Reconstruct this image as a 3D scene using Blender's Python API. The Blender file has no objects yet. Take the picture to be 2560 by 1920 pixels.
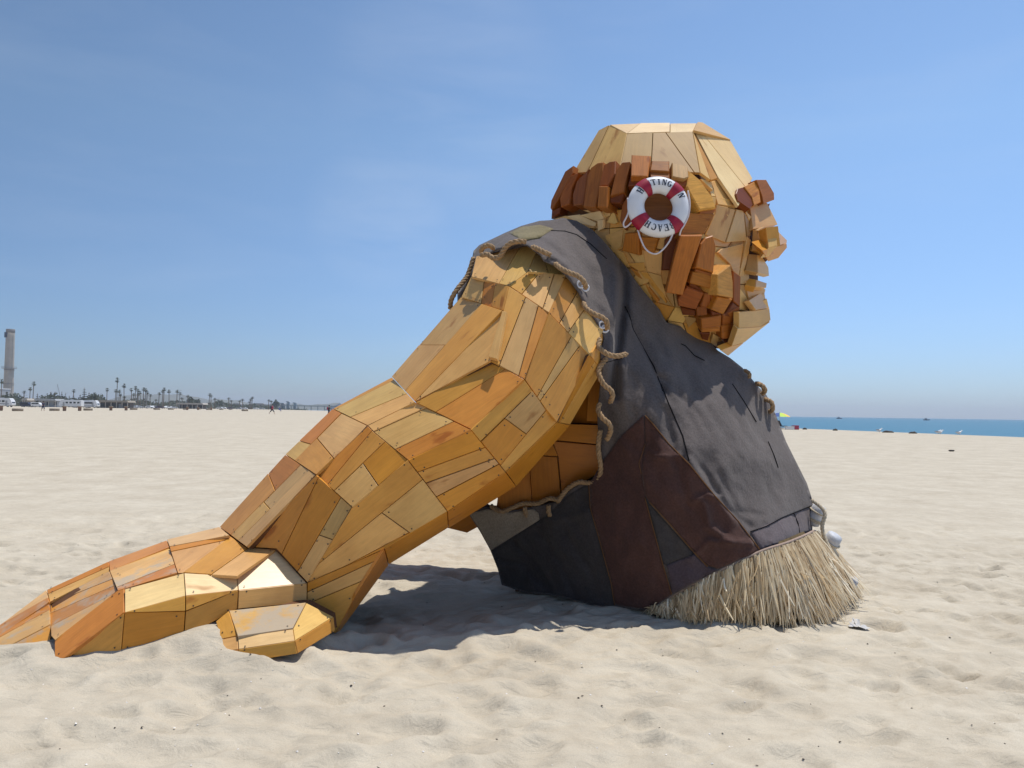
import bpy, bmesh, math, random
import numpy as np
from mathutils import Vector, Matrix, Euler
from mathutils.geometry import delaunay_2d_cdt

random.seed(7)
rng = np.random.default_rng(7)
SC = bpy.context.scene
COL = SC.collection

# ------------------------------------------------------------------ camera
CAM_H = 1.6
FPX = 2009.0                                     # focal length in photo pixels (2560 wide)
PITCH, ROLL = math.radians(2.0), 0.0140
cam_d = bpy.data.cameras.new('camera')
cam = bpy.data.objects.new('camera', cam_d)
COL.objects.link(cam)
cam_d.sensor_fit = 'HORIZONTAL'
cam_d.angle = 2 * math.atan(1280 / FPX)
cam_d.clip_end = 30000
cam_d.clip_start = 0.05
RC = Matrix.Rotation(math.pi / 2 + PITCH, 3, 'X') @ Matrix.Rotation(ROLL, 3, 'Z')
cam.matrix_world = Matrix.Translation((0, 0, CAM_H)) @ RC.to_4x4()
SC.camera = cam

# ------------------------------------------------------------------ sky, sun, exposure
HAZE = 0.00022                                   # density of the air (per metre)
SUN_AZ, SUN_EL = 62.0, 75.0                      # degrees right of the view direction, elevation
w = bpy.data.worlds.new('World'); SC.world = w; w.use_nodes = True
nt = w.node_tree; nt.nodes.clear()
wo = nt.nodes.new('ShaderNodeOutputWorld'); bg = nt.nodes.new('ShaderNodeBackground')
sky = nt.nodes.new('ShaderNodeTexSky'); sky.sky_type = 'NISHITA'; sky.sun_disc = False
sky.sun_elevation = math.radians(SUN_EL); sky.sun_rotation = math.radians(SUN_AZ)
sky.altitude = 0; sky.air_density = 1.0; sky.dust_density = 0.3; sky.ozone_density = 3.0
bg.inputs['Strength'].default_value = 0.10
# thin high cirrus: a little white stirred into the sky colour
tc = nt.nodes.new('ShaderNodeTexCoord'); mp = nt.nodes.new('ShaderNodeMapping')
mp.inputs['Scale'].default_value = (1.3, 1.3, 6.5); mp.inputs['Location'].default_value = (1.9, 0.6, 0.9)
nz = nt.nodes.new('ShaderNodeTexNoise'); nz.inputs['Scale'].default_value = 2.1
nz.inputs['Detail'].default_value = 7; nz.inputs['Roughness'].default_value = 0.58; nz.inputs['Distortion'].default_value = 0.35
rp = nt.nodes.new('ShaderNodeValToRGB')
rp.color_ramp.elements[0].position = 0.50; rp.color_ramp.elements[0].color = (0, 0, 0, 1)
rp.color_ramp.elements[1].position = 0.82; rp.color_ramp.elements[1].color = (0.07, 0.07, 0.07, 1)
mx = nt.nodes.new('ShaderNodeMix'); mx.data_type = 'RGBA'; mx.blend_type = 'MIX'
mx.inputs[7].default_value = (8.2, 8.8, 9.6, 1)
L = nt.links.new
L(tc.outputs['Generated'], mp.inputs[0]); L(mp.outputs[0], nz.inputs['Vector']); L(nz.outputs['Fac'], rp.inputs[0])
tint = nt.nodes.new('ShaderNodeMix'); tint.data_type = 'RGBA'; tint.blend_type = 'MULTIPLY'; tint.inputs[0].default_value = 1
tint.inputs[7].default_value = (1.48, 1.57, 1.62, 1)              # camera white balance of the sky
# two faint wisps of cirrus high over the beach
acc = rp.outputs[0]
r2 = nt.nodes.new('ShaderNodeValToRGB'); r2.color_ramp.elements[0].position = .34; r2.color_ramp.elements[1].position = .72; L(nz.outputs['Fac'], r2.inputs[0])
for (wx_, wy_, amt, cs) in ((1120, 230, .15, .9855), (950, 550, .17, .9945)):
    rd = (RC @ Vector(((wx_ - 1280) / FPX, -(wy_ - 960) / FPX, -1.0))).normalized()
    dd = nt.nodes.new('ShaderNodeVectorMath'); dd.operation = 'DOT_PRODUCT'; dd.inputs[1].default_value = rd
    ma = nt.nodes.new('ShaderNodeMapRange'); ma.interpolation_type = 'SMOOTHERSTEP'; ma.inputs[1].default_value = cs; ma.inputs[2].default_value = 1.0; ma.inputs[4].default_value = amt
    mu = nt.nodes.new('ShaderNodeMath'); mu.operation = 'MULTIPLY'; mxx = nt.nodes.new('ShaderNodeMath'); mxx.operation = 'MAXIMUM'
    L(tc.outputs['Generated'], dd.inputs[0]); L(dd.outputs['Value'], ma.inputs[0]); L(ma.outputs[0], mu.inputs[0]); L(r2.outputs[0], mu.inputs[1]); L(acc, mxx.inputs[0]); L(mu.outputs[0], mxx.inputs[1]); acc = mxx.outputs[0]
L(acc, mx.inputs[0]); L(sky.outputs[0], tint.inputs[6]); 
# the clear sky brightens toward the sun's side
dv = nt.nodes.new('ShaderNodeVectorMath'); dv.operation = 'DOT_PRODUCT'; dv.inputs[1].default_value = (.94, .34, 0)
mr = nt.nodes.new('ShaderNodeMapRange'); mr.interpolation_type = 'SMOOTHSTEP'; mr.inputs[1].default_value = -.55; mr.inputs[2].default_value = .75; mr.inputs[3].default_value = .60; mr.inputs[4].default_value = .97
gl = nt.nodes.new('ShaderNodeVectorMath'); gl.operation = 'SCALE'
L(tc.outputs['Generated'], dv.inputs[0]); L(dv.outputs['Value'], mr.inputs[0]); L(tint.outputs[2], gl.inputs[0]); 
L(mr.outputs[0], gl.inputs['Scale'])
# marine layer: the lowest sky is bluer and dimmer than clear air would be
sp = nt.nodes.new('ShaderNodeSeparateXYZ'); m2 = nt.nodes.new('ShaderNodeMapRange'); m2.inputs[1].default_value = 0; m2.inputs[2].default_value = .32
lo = nt.nodes.new('ShaderNodeMix'); lo.data_type = 'RGBA'; lo.inputs[6].default_value = (.54, .65, .92, 1); lo.inputs[7].default_value = (1.06, 1.06, 1.05, 1)
ml = nt.nodes.new('ShaderNodeMix'); ml.data_type = 'RGBA'; ml.blend_type = 'MULTIPLY'; ml.inputs[0].default_value = 1
L(tc.outputs['Generated'], sp.inputs[0]); L(sp.outputs['Z'], m2.inputs[0]); L(m2.outputs[0], lo.inputs[0]); L(gl.outputs[0], ml.inputs[6]); L(lo.outputs[2], ml.inputs[7]); L(ml.outputs[2], mx.inputs[6]); L(mx.outputs[2], bg.inputs['Color']); L(bg.outputs[0], wo.inputs[0])

sun_d = bpy.data.lights.new('sun', 'SUN'); sun = bpy.data.objects.new('sun', sun_d); COL.objects.link(sun)
sun_d.energy = 4.2; sun_d.angle = math.radians(0.53); sun_d.color = (1.0, 0.955, 0.88)
_a, _e = math.radians(SUN_AZ), math.radians(SUN_EL)
SUNV = Vector((math.sin(_a) * math.cos(_e), math.cos(_a) * math.cos(_e), math.sin(_e)))
sun.rotation_euler = SUNV.to_track_quat('Z', 'Y').to_euler()
sun.location = (20, 30, 60)
SC.view_settings.view_transform = 'Standard'; SC.view_settings.look = 'None'
SC.view_settings.exposure = 0.0; SC.view_settings.gamma = 1.0
SC.render.engine = 'CYCLES'
SC.cycles.max_bounces = 8

# ------------------------------------------------------------------ helpers
def ray(px, py):
    d = RC @ Vector(((px - 1280) / FPX, -(py - 960) / FPX, -1.0))
    return Vector((d.x / d.y, 1.0, d.z / d.y))
def P(px, py, D):
    return Vector((0, 0, CAM_H)) + ray(px, py) * D
def G(px, D, z=0.0):
    """point on the ground below image column px at depth D"""
    r = ray(px, 1030)
    return Vector((r.x * D, D, z))
# photo pixel coordinates of the enlargements the outlines were read from
def crop(x0, y0, s): return lambda u, v: (x0 + s * u, y0 + s * v)
c1 = crop(1340, 280, .3074); c2 = crop(1340, 480, .3074); c3 = crop(1100, 520, .2893)
c4 = crop(780, 680, .3526); c5 = crop(500, 900, .3526); c6 = crop(0, 1240, .4069); c7 = crop(1100, 960, .4973)

def tag(o, label=None, cat=None, group=None, kind=None):
    if label: o['label'] = label
    if cat: o['category'] = cat
    if group: o['group'] = group
    if kind: o['kind'] = kind
    return o
def link(name, me, mat=None, parent=None):
    o = bpy.data.objects.new(name, me); COL.objects.link(o)
    if mat is not None and me is not None and not me.materials: me.materials.append(mat)
    if parent is not None: o.parent = parent
    return o
def empty(name, loc=(0, 0, 0)):
    o = bpy.data.objects.new(name, None); COL.objects.link(o); o.location = loc; o.empty_display_size = .2
    return o
def mesh(name, verts, faces, smooth=False):
    me = bpy.data.meshes.new(name); me.from_pydata([tuple(v) for v in verts], [], [tuple(f) for f in faces]); me.update()
    if smooth: me.polygons.foreach_set('use_smooth', [True] * len(me.polygons))
    return me
def fix_normals(me):
    bm = bmesh.new(); bm.from_mesh(me); bmesh.ops.recalc_face_normals(bm, faces=bm.faces); bm.to_mesh(me); bm.free()
def copy_tree(o, parent=None):
    c = o.copy(); COL.objects.link(c)
    if parent is not None: c.parent = parent
    for ch in o.children: copy_tree(ch, c)
    return c

class MB:
    """collects simple solids into one mesh"""
    def __init__(s): s.v = []; s.f = []
    def add(s, vs, fs):
        n = len(s.v); s.v += [Vector(a) for a in vs]; s.f += [[i + n for i in f] for f in fs]; return s
    def box(s, c, d, rz=0, taper=1.0):
        R = Matrix.Rotation(rz, 3, 'Z'); vs = []
        for z in (-1, 1):
            t = taper if z > 0 else 1
            for x, y in ((-1, -1), (1, -1), (1, 1), (-1, 1)):
                vs.append(Vector(c) + R @ Vector((x * d[0] / 2 * t, y * d[1] / 2 * t, z * d[2] / 2)))
        return s.add(vs, [(3, 2, 1, 0), (4, 5, 6, 7), (0, 1, 5, 4), (1, 2, 6, 5), (2, 3, 7, 6), (3, 0, 4, 7)])
    def tube(s, pts, r, n=8, cap=True, ry=1.0):
        pts = [Vector(p) for p in pts]; m = len(pts); r = r if hasattr(r, '__len__') else [r] * m
        vs = []; fs = []; up = None
        for i, p in enumerate(pts):
            t = (pts[min(i + 1, m - 1)] - pts[max(i - 1, 0)]).normalized()
            if up is None:
                up = Vector((0, 0, 1)) if abs(t.z) < .9 else Vector((0, 1, 0))
            a = (up - t * up.dot(t)).normalized(); b = t.cross(a); up = a
            for k in range(n):
                q = 2 * math.pi * k / n
                vs.append(p + (a * math.cos(q) + b * math.sin(q) * ry) * r[i])
        for i in range(m - 1):
            for k in range(n):
                fs.append((i * n + k, i * n + (k + 1) % n, (i + 1) * n + (k + 1) % n, (i + 1) * n + k))
        if cap: fs += [tuple(range(n - 1, -1, -1)), tuple((m - 1) * n + k for k in range(n))]
        return s.add(vs, fs)
    def lathe(s, prof, n=20, c=(0, 0, 0)):
        vs = []; fs = []
        for r, z in prof:
            for k in range(n):
                q = 2 * math.pi * k / n; vs.append(Vector(c) + Vector((r * math.cos(q), r * math.sin(q), z)))
        for i in range(len(prof) - 1):
            for k in range(n): fs.append((i * n + k, i * n + (k + 1) % n, (i + 1) * n + (k + 1) % n, (i + 1) * n + k))
        return s.add(vs, fs)
    def prism(s, poly, y0, y1):      # polygon in x,z extruded along y
        n = len(poly)
        vs = [Vector((x, y0, z)) for x, z in poly] + [Vector((x, y1, z)) for x, z in poly]
        return s.add(vs, [tuple(range(n)), tuple(range(2 * n - 1, n - 1, -1))] + [(i, i + n, (i + 1) % n + n, (i + 1) % n) for i in range(n)])
    def build(s, name, mat=None, parent=None, smooth=False, fix=True):
        me = mesh(name, s.v, s.f, smooth)
        if fix: fix_normals(me)
        return link(name, me, mat, parent)

def smooth_path(pts, per=8):
    pts = [Vector(p) for p in pts]; out = []
    for i in range(len(pts) - 1):
        p0 = pts[max(i - 1, 0)]; p1 = pts[i]; p2 = pts[i + 1]; p3 = pts[min(i + 2, len(pts) - 1)]
        for k in range(per):
            t = k / per
            out.append(.5 * ((2 * p1) + (p2 - p0) * t + (2 * p0 - 5 * p1 + 4 * p2 - p3) * t * t + (3 * p1 - p0 - 3 * p2 + p3) * t ** 3))
    out.append(pts[-1]); return out

_perm = rng.permutation(512)
_gr = np.stack([np.cos(np.arange(512) * 2.399), np.sin(np.arange(512) * 2.399)], 1)
def perlin(x, y):
    xi = np.floor(x).astype(int); yi = np.floor(y).astype(int); xf = x - xi; yf = y - yi
    def g(ix, iy, fx, fy):
        h = _perm[(_perm[ix & 511] + iy) & 511]; return _gr[h, 0] * fx + _gr[h, 1] * fy
    u = xf ** 3 * (xf * (xf * 6 - 15) + 10); v = yf ** 3 * (yf * (yf * 6 - 15) + 10)
    a = g(xi, yi, xf, yf); b = g(xi + 1, yi, xf - 1, yf); c = g(xi, yi + 1, xf, yf - 1); d = g(xi + 1, yi + 1, xf - 1, yf - 1)
    return (a + (b - a) * u) + ((c + (d - c) * u) - (a + (b - a) * u)) * v

class TPS:
    """smooth depth surface through (px, py, D) control points"""
    def __init__(s, pts, lam=1e-3):
        p = np.array(pts, float); s.x = p[:, :2] / 500.0; n = len(p)
        d = np.linalg.norm(s.x[:, None] - s.x[None], axis=2)
        K = np.where(d > 0, d * d * np.log(d + 1e-12), 0) + lam * np.eye(n)
        A = np.zeros((n + 3, n + 3)); A[:n, :n] = K; A[:n, n] = 1; A[:n, n + 1:] = s.x; A[n, :n] = 1; A[n + 1:, :n] = s.x.T
        s.w = np.linalg.solve(A, np.r_[p[:, 2], 0, 0, 0])
    def __call__(s, x, y):
        q = np.stack([np.atleast_1d(x), np.atleast_1d(y)], -1).astype(float) / 500.0
        d = np.linalg.norm(q[:, None] - s.x[None], axis=2)
        K = np.where(d > 0, d * d * np.log(d + 1e-12), 0); n = len(s.x)
        return K @ s.w[:n] + s.w[n] + q @ s.w[n + 1:]

def inside(poly, x, y):
    c = False; n = len(poly)
    for i in range(n):
        x1, y1 = poly[i]; x2, y2 = poly[(i + 1) % n]
        if (y1 > y) != (y2 > y) and x < (x2 - x1) * (y - y1) / (y2 - y1) + x1: c = not c
    return c
def inside_np(poly, X, Y):
    c = np.zeros(X.shape, bool); n = len(poly)
    for i in range(n):
        x1, y1 = poly[i]; x2, y2 = poly[(i + 1) % n]
        if y1 == y2: continue
        c ^= ((y1 > Y) != (y2 > Y)) & (X < (x2 - x1) * (Y - y1) / (y2 - y1) + x1)
    return c
def resample(poly, step, closed=True):
    out = []; n = len(poly)
    for i in range(n if closed else n - 1):
        a = np.array(poly[i]); b = np.array(poly[(i + 1) % n]); k = max(1, int(np.linalg.norm(b - a) / step))
        for j in range(k): out.append(tuple(a + (b - a) * j / k))
    if not closed: out.append(tuple(poly[-1]))
    return out
def polydist(pl, X, Y):
    d = np.full(X.shape, 1e9)
    for (x1, y1), (x2, y2) in zip(pl[:-1], pl[1:]):
        dx, dy = x2 - x1, y2 - y1; t = np.clip(((X - x1) * dx + (Y - y1) * dy) / (dx * dx + dy * dy + 1e-9), 0, 1)
        d = np.minimum(d, np.hypot(X - x1 - t * dx, Y - y1 - t * dy))
    return d
def field_mesh(name, outline, Df, step, off=0.0, mirror=None, edge=None):
    """a sheet with real depth: outline in photo pixels, depth from Df; mirrored behind the plane y = mirror when given"""
    ol = resample(outline, edge or step)
    xs = np.array([p[0] for p in ol]); ys = np.array([p[1] for p in ol])
    gx, gy = np.meshgrid(np.arange(xs.min(), xs.max(), step), np.arange(ys.min(), ys.max(), step * .87))
    gx = gx + (np.arange(gx.shape[0]) % 2)[:, None] * step / 2
    gx, gy = gx.ravel(), gy.ravel(); k = inside_np(ol, gx, gy)
    gx, gy = gx[k], gy[k]; k = polydist(ol + [ol[0]], gx, gy) > step * .45; gx, gy = gx[k], gy[k]
    pts = [Vector(p) for p in ol] + [Vector((a, b)) for a, b in zip(gx, gy)]; n = len(ol)
    v2, e, f, _, _, _ = delaunay_2d_cdt(pts, [(i, (i + 1) % n) for i in range(n)], [], 1, 1e-4)
    X = np.array([v.x for v in v2]); Y = np.array([v.y for v in v2]); D = Df(X, Y) + off
    vs = [P(a, b, d) for a, b, d in zip(X, Y, D)]
    fs = [tuple(q) for q in f if inside(ol, sum(v2[i].x for i in q) / 3, sum(v2[i].y for i in q) / 3)]
    # face the camera
    a, b, c = (vs[i] for i in fs[0][:3])
    if (b - a).cross(c - a).y > 0: fs = [q[::-1] for q in fs]
    if mirror is not None:
        m = len(vs); vs = vs + [Vector((v.x, max(2 * mirror - v.y, mirror + .001), v.z)) for v in vs]
        fs = fs + [tuple(i + m for i in q[::-1]) for q in fs]
    return mesh(name, vs, fs, True)

# ------------------------------------------------------------------ materials
def mat(name, color=(.5, .5, .5), rough=.6, spec=.5):
    m = bpy.data.materials.new(name); m.use_nodes = True
    b = m.node_tree.nodes['Principled BSDF']
    b.inputs['Base Color'].default_value = (*color, 1); b.inputs['Roughness'].default_value = rough
    b.inputs['Specular IOR Level'].default_value = spec
    return m
def N(m, t, **kw):
    n = m.node_tree.nodes.new(t)
    for k, v in kw.items():
        if k in n.inputs: n.inputs[k].default_value = v
        else: setattr(n, k, v)
    return n
def ramp(m, pts):
    r = N(m, 'ShaderNodeValToRGB'); e = r.color_ramp.elements
    while len(e) < len(pts): e.new(.5)
    for q, (p, c) in zip(e, pts): q.position = p; q.color = (*c, 1) if len(c) == 3 else c
    return r
def speckled(name, col, amt=.25, scale=8, rough=.7, bump=.0, bscale=60, spec=.4, detail=6):
    """plain colour with procedural mottling and fine relief"""
    m = mat(name, col, rough, spec); t = m.node_tree; b = t.nodes['Principled BSDF']
    co = N(m, 'ShaderNodeTexCoord'); n = N(m, 'ShaderNodeTexNoise', Scale=scale, Detail=detail, Roughness=.62)
    t.links.new(co.outputs['Object'], n.inputs['Vector'])
    r = ramp(m, [(.3, tuple(c * (1 - amt) for c in col)), (.7, tuple(min(1, c * (1 + amt)) for c in col))])
    t.links.new(n.outputs['Fac'], r.inputs[0]); t.links.new(r.outputs[0], b.inputs['Base Color'])
    if bump:
        n2 = N(m, 'ShaderNodeTexNoise', Scale=bscale, Detail=3); bp = N(m, 'ShaderNodeBump', Strength=bump, Distance=.01)
        t.links.new(co.outputs['Object'], n2.inputs['Vector']); t.links.new(n2.outputs['Fac'], bp.inputs['Height']); t.links.new(bp.outputs[0], b.inputs['Normal'])
    return m
def wood(name, rough=.42, coat=.25, coatr=.2, sandy=0.0, streak=.22, gs=7.0):
    """stained board: the stain comes from the object's own colour, the grain runs along its local x"""
    m = mat(name, (.5, .3, .12), rough, .22); t = m.node_tree; b = t.nodes['Principled BSDF']; K = t.links.new
    co = N(m, 'ShaderNodeTexCoord'); oi = N(m, 'ShaderNodeObjectInfo')
    mp = N(m, 'ShaderNodeMapping'); mp.inputs['Scale'].default_value = (1.6, 16, 16)
    ad = N(m, 'ShaderNodeVectorMath', operation='ADD'); sc = N(m, 'ShaderNodeVectorMath', operation='SCALE'); sc.inputs[0].default_value = (37, 91, 13)
    K(oi.outputs['Random'], sc.inputs['Scale']); K(co.outputs['Object'], ad.inputs[0]); K(sc.outputs[0], ad.inputs[1]); K(ad.outputs[0], mp.inputs[0])
    n1 = N(m, 'ShaderNodeTexNoise', Scale=gs / 3, Detail=5, Roughness=.6, Distortion=1.1); K(mp.outputs[0], n1.inputs['Vector'])
    n2 = N(m, 'ShaderNodeTexNoise', Scale=2.6, Detail=4, Roughness=.6); K(ad.outputs[0], n2.inputs['Vector'])
    r1 = ramp(m, [(.28, (1 - streak,) * 3), (.72, (1 + streak * .55,) * 3)]); K(n1.outputs['Fac'], r1.inputs[0])
    r2 = ramp(m, [(.30, (.86, .80, .72)), (.68, (1.06, 1.06, 1.05))]); K(n2.outputs['Fac'], r2.inputs[0])
    m1 = N(m, 'ShaderNodeMix', data_type='RGBA', blend_type='MULTIPLY'); m1.inputs[0].default_value = 1
    m2 = N(m, 'ShaderNodeMix', data_type='RGBA', blend_type='MULTIPLY'); m2.inputs[0].default_value = 1
    K(oi.outputs['Color'], m1.inputs[6]); K(r1.outputs[0], m1.inputs[7]); K(m1.outputs[2], m2.inputs[6]); K(r2.outputs[0], m2.inputs[7])
    mk = N(m, 'ShaderNodeMapping'); mk.inputs['Scale'].default_value = (2.2, 5.5, 5.5); K(ad.outputs[0], mk.inputs[0])
    nk = N(m, 'ShaderNodeTexNoise', Scale=1.6, Detail=3, Roughness=.5); K(mk.outputs[0], nk.inputs['Vector'])
    rk = ramp(m, [(.66, (1, 1, 1)), (.74, (.66, .52, .40))]); K(nk.outputs['Fac'], rk.inputs[0])
    m4 = N(m, 'ShaderNodeMix', data_type='RGBA', blend_type='MULTIPLY'); m4.inputs[0].default_value = 1; K(m2.outputs[2], m4.inputs[6]); K(rk.outputs[0], m4.inputs[7])
    out = m4.outputs[2]
    if sandy:
        n3 = N(m, 'ShaderNodeTexNoise', Scale=4.5, Detail=6, Roughness=.65); K(ad.outputs[0], n3.inputs['Vector'])
        r3 = ramp(m, [(.52 - sandy, (0, 0, 0)), (.64 - sandy * .8, (.8, .8, .8))]); K(n3.outputs['Fac'], r3.inputs[0])
        m3 = N(m, 'ShaderNodeMix', data_type='RGBA'); K(r3.outputs[0], m3.inputs[0]); K(out, m3.inputs[6]); m3.inputs[7].default_value = (.40, .35, .28, 1); out = m3.outputs[2]
        rr = N(m, 'ShaderNodeMapRange'); K(r3.outputs[0], rr.inputs[0]); rr.inputs[3].default_value = rough; rr.inputs[4].default_value = .9; K(rr.outputs[0], b.inputs['Roughness'])
        cc = N(m, 'ShaderNodeMapRange'); K(r3.outputs[0], cc.inputs[0]); cc.inputs[3].default_value = coat; cc.inputs[4].default_value = 0; K(cc.outputs[0], b.inputs['Coat Weight'])
    else:
        b.inputs['Coat Weight'].default_value = coat
    K(out, b.inputs['Base Color']); b.inputs['Coat Roughness'].default_value = coatr
    bp = N(m, 'ShaderNodeBump', Strength=.12, Distance=.004); K(n1.outputs['Fac'], bp.inputs['Height']); K(bp.outputs[0], b.inputs['Normal'])
    return m
def cloth(name, col, amt=.22, rough=.92, sheen=.15, bump=.25):
    m = mat(name, col, rough, .15); t = m.node_tree; b = t.nodes['Principled BSDF']; K = t.links.new
    co = N(m, 'ShaderNodeTexCoord')
    n1 = N(m, 'ShaderNodeTexNoise', Scale=3.2, Detail=7, Roughness=.66); K(co.outputs['Object'], n1.inputs['Vector'])
    n2 = N(m, 'ShaderNodeTexNoise', Scale=70, Detail=3, Roughness=.7); K(co.outputs['Object'], n2.inputs['Vector'])
    r1 = ramp(m, [(.3, tuple(c * (1 - amt) for c in col)), (.7, tuple(c * (1 + amt) for c in col))]); K(n1.outputs['Fac'], r1.inputs[0])
    r2 = ramp(m, [(.3, (.72, .72, .72)), (.75, (1.22, 1.22, 1.22))]); K(n2.outputs['Fac'], r2.inputs[0])
    mm = N(m, 'ShaderNodeMix', data_type='RGBA', blend_type='MULTIPLY'); mm.inputs[0].default_value = 1
    K(r1.outputs[0], mm.inputs[6]); K(r2.outputs[0], mm.inputs[7]); K(mm.outputs[2], b.inputs['Base Color'])
    b.inputs['Sheen Weight'].default_value = sheen; b.inputs['Sheen Roughness'].default_value = .5
    n3 = N(m, 'ShaderNodeTexNoise', Scale=9, Detail=5, Roughness=.6, Distortion=.8); K(co.outputs['Object'], n3.inputs['Vector'])
    n4 = N(m, 'ShaderNodeTexNoise', Scale=220, Detail=2); K(co.outputs['Object'], n4.inputs['Vector'])
    b1 = N(m, 'ShaderNodeBump', Strength=bump, Distance=.03); K(n3.outputs['Fac'], b1.inputs['Height'])
    b2 = N(m, 'ShaderNodeBump', Strength=.35, Distance=.002); K(n4.outputs['Fac'], b2.inputs['Height']); K(b1.outputs[0], b2.inputs['Normal']); K(b2.outputs[0], b.inputs['Normal'])
    return m

M_PLY = wood('stained_plywood', .42, .28, .26, streak=.13)
M_PLYS = wood('stained_plywood_dusted_with_sand', .42, .3, .22, sandy=.02, streak=.10)
M_PALE = wood('pale_plywood', .44, .3, .22, streak=.09)
M_BEAM = wood('red_cedar_beam', .5, .12, .3, streak=.30, gs=9)
M_FRAME = speckled('dark_wood_frame', (.120, .050, .018), .3, 6, .8)
M_CLOTH = cloth('charcoal_canvas', (.118, .099, .093), .16)
M_BLACK = cloth('black_canvas', (.052, .046, .046))
M_BROWN = cloth('brown_canvas', (.076, .037, .030), .20)
M_PLUM = cloth('plum_canvas', (.066, .048, .056))
M_ROSE = cloth('grey_rose_canvas', (.135, .108, .112), .12)
M_OLIVE = cloth('olive_canvas', (.20, .165, .085), .14)
M_BEIGE = cloth('beige_canvas', (.30, .25, .19), .12)
M_SEAM = mat('dark_thread', (.012, .011, .012), .9, .1)
M_THREAD = mat('brown_thread', (.16, .08, .035), .9, .1)
M_ROPE = speckled('manila_rope', (.33, .215, .115), .3, 30, .85, .3, 150)
M_EYE = mat('white_eyelet', (.75, .75, .78), .3)
M_SCREW = mat('screw_head', (.03, .022, .018), .5)
M_WHITE = speckled('white_plastic', (.78, .78, .80), .05, 5, .28)
M_RED = speckled('red_band', (.33, .010, .035), .15, 20, .42)
M_INK = mat('navy_print', (.022, .028, .05), .5)
M_CORD = speckled('white_cord', (.70, .62, .62), .1, 60, .8)

# ------------------------------------------------------------------ sand
BY = np.array([-400, -200, 20, 61, 85, 130, 200, 450, 1000, 3000, 5200.])
BX = np.array([240, 130, 53, 39, 28.5, 14, -4, -92, -330, -1250, -2300.])
def berm(y): return np.interp(y, BY, BX)
HEAPS = []                                         # (x, y, height, radius x, radius y)
def heap_at(px, py, D, h, rx, ry):
    p = P(px, py, D); HEAPS.append((p.x, p.y, h, rx, ry))
heap_at(250, 1600, 5.2, .10, .75, .35); heap_at(470, 1600, 5.2, .07, .35, .30); heap_at(545, 1590, 5.25, .08, .2, .2); heap_at(680, 1640, 5.0, .10, .40, .3); heap_at(800, 1560, 5.6, .055, .5, .4)
heap_at(1250, 1580, 5.5, .07, .7, .3); heap_at(1350, 1560, 6.1, .04, .8, .5); heap_at(1800, 1560, 6.1, .055, .8, .5); heap_at(1200, 1430, 7.3, .06, .9, .6); heap_at(1500, 1500, 6.7, .05, .7, .6)
heap_at(2080, 1500, 6.4, .04, .6, .6)
_fr = np.random.default_rng(5)
FOOT = [(x_, y_, r_, e_, a_, d_) for x_, y_, r_, e_, a_, d_ in zip(_fr.uniform(-7, 8, 2600), 2.6 + 9.5 * _fr.random(2600), _fr.uniform(.05, .13, 2600), _fr.uniform(1.2, 2.3, 2600), _fr.uniform(-.8, .5, 2600), _fr.uniform(.007, .034, 2600))]
def footprints(x, y):
    z = np.zeros(x.shape)
    k = np.where((x > -8) & (x < 9) & (y > 2) & (y < 13))[0]
    if len(k) == 0: return z
    k = k[np.argsort(y[k], kind='stable')]; ysrt = y[k]
    for fx, fy, r, e, a, d in FOOT:
        i0, i1 = np.searchsorted(ysrt, (fy - 2.4 * r * e, fy + 2.4 * r * e))
        if i0 == i1: continue
        q = k[i0:i1]; q = q[np.abs(x[q] - fx) < 2.4 * r * e]
        if len(q) == 0: continue
        dx = x[q] - fx; dy = y[q] - fy; u = (dx * math.cos(a) + dy * math.sin(a)) / (r * e); v = (-dx * math.sin(a) + dy * math.cos(a)) / r; rr = np.sqrt(u * u + v * v)
        z[q] += d * (.38 * np.exp(-((rr - 1.25) / .38) ** 2) - np.exp(-rr ** 4 * .8))
    return z
def sand_z(x, y, feet=True):
    z = 0.0045 * np.clip(y - 10, 0, 190)
    near = np.exp(-((x - .5) / 9.) ** 2 - ((y - 5.5) / 6.5) ** 2)
    mid = np.exp(-((y - 6) / 28.) ** 2) * np.exp(-((x) / 40.) ** 2)
    wx = x + .25 * perlin(x * 1.3 + 9, y * 1.3); wy = y + .25 * perlin(x * 1.3, y * 1.3 + 40)
    ang = .25; rx_ = wx * math.cos(ang) + wy * math.sin(ang); ry_ = -wx * math.sin(ang) + wy * math.cos(ang)
    a = perlin(rx_ * 1.9, ry_ * 3.4); b = perlin(rx_ * 4.1 + 30, ry_ * 6.5 + 7); c = perlin(x * 9, y * 13)
    pits = np.clip(.22 - perlin(wx * 2.7 + 70, wy * 3.9 + 3), 0, 1) ** 1.3
    ridge = (1 - 2.2 * np.abs(perlin(rx_ * 3.6 + 11, ry_ * 6.4 + 2))) * .013 + (1 - 2.2 * np.abs(perlin(rx_ * 7.5 + 5, ry_ * 12.5 + 8))) * .006
    rip = .30 - np.abs(b)                          # soft crests between trampled hollows
    if feet: z = z + footprints(x, y)
    z = z + np.exp(-((y - 6) / 9.) ** 2) * np.exp(-((x - .5) / 9.) ** 2) * ridge
    z = z + near * (.036 * a + .020 * rip - .018 * pits + .0035 * c) + (mid - near * .6) * (.03 * perlin(x * .9, y * .9) + .012 * perlin(x * 2.1, y * 2.4 + 5))
    z = z + .025 * perlin(x * .33 + 4, y * .33) * mid
    for hx, hy, h, rx, ry in HEAPS: z = z + h * np.exp(-((x - hx) / rx) ** 2 - ((y - hy) / ry) ** 2)
    s = (x - berm(y)) * .93
    z = z - np.clip(s, 0, 60) * .07 + .25 * np.exp(-(s / 7.) ** 2) * 0
    return z
_FA = np.array(FOOT).T
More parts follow.
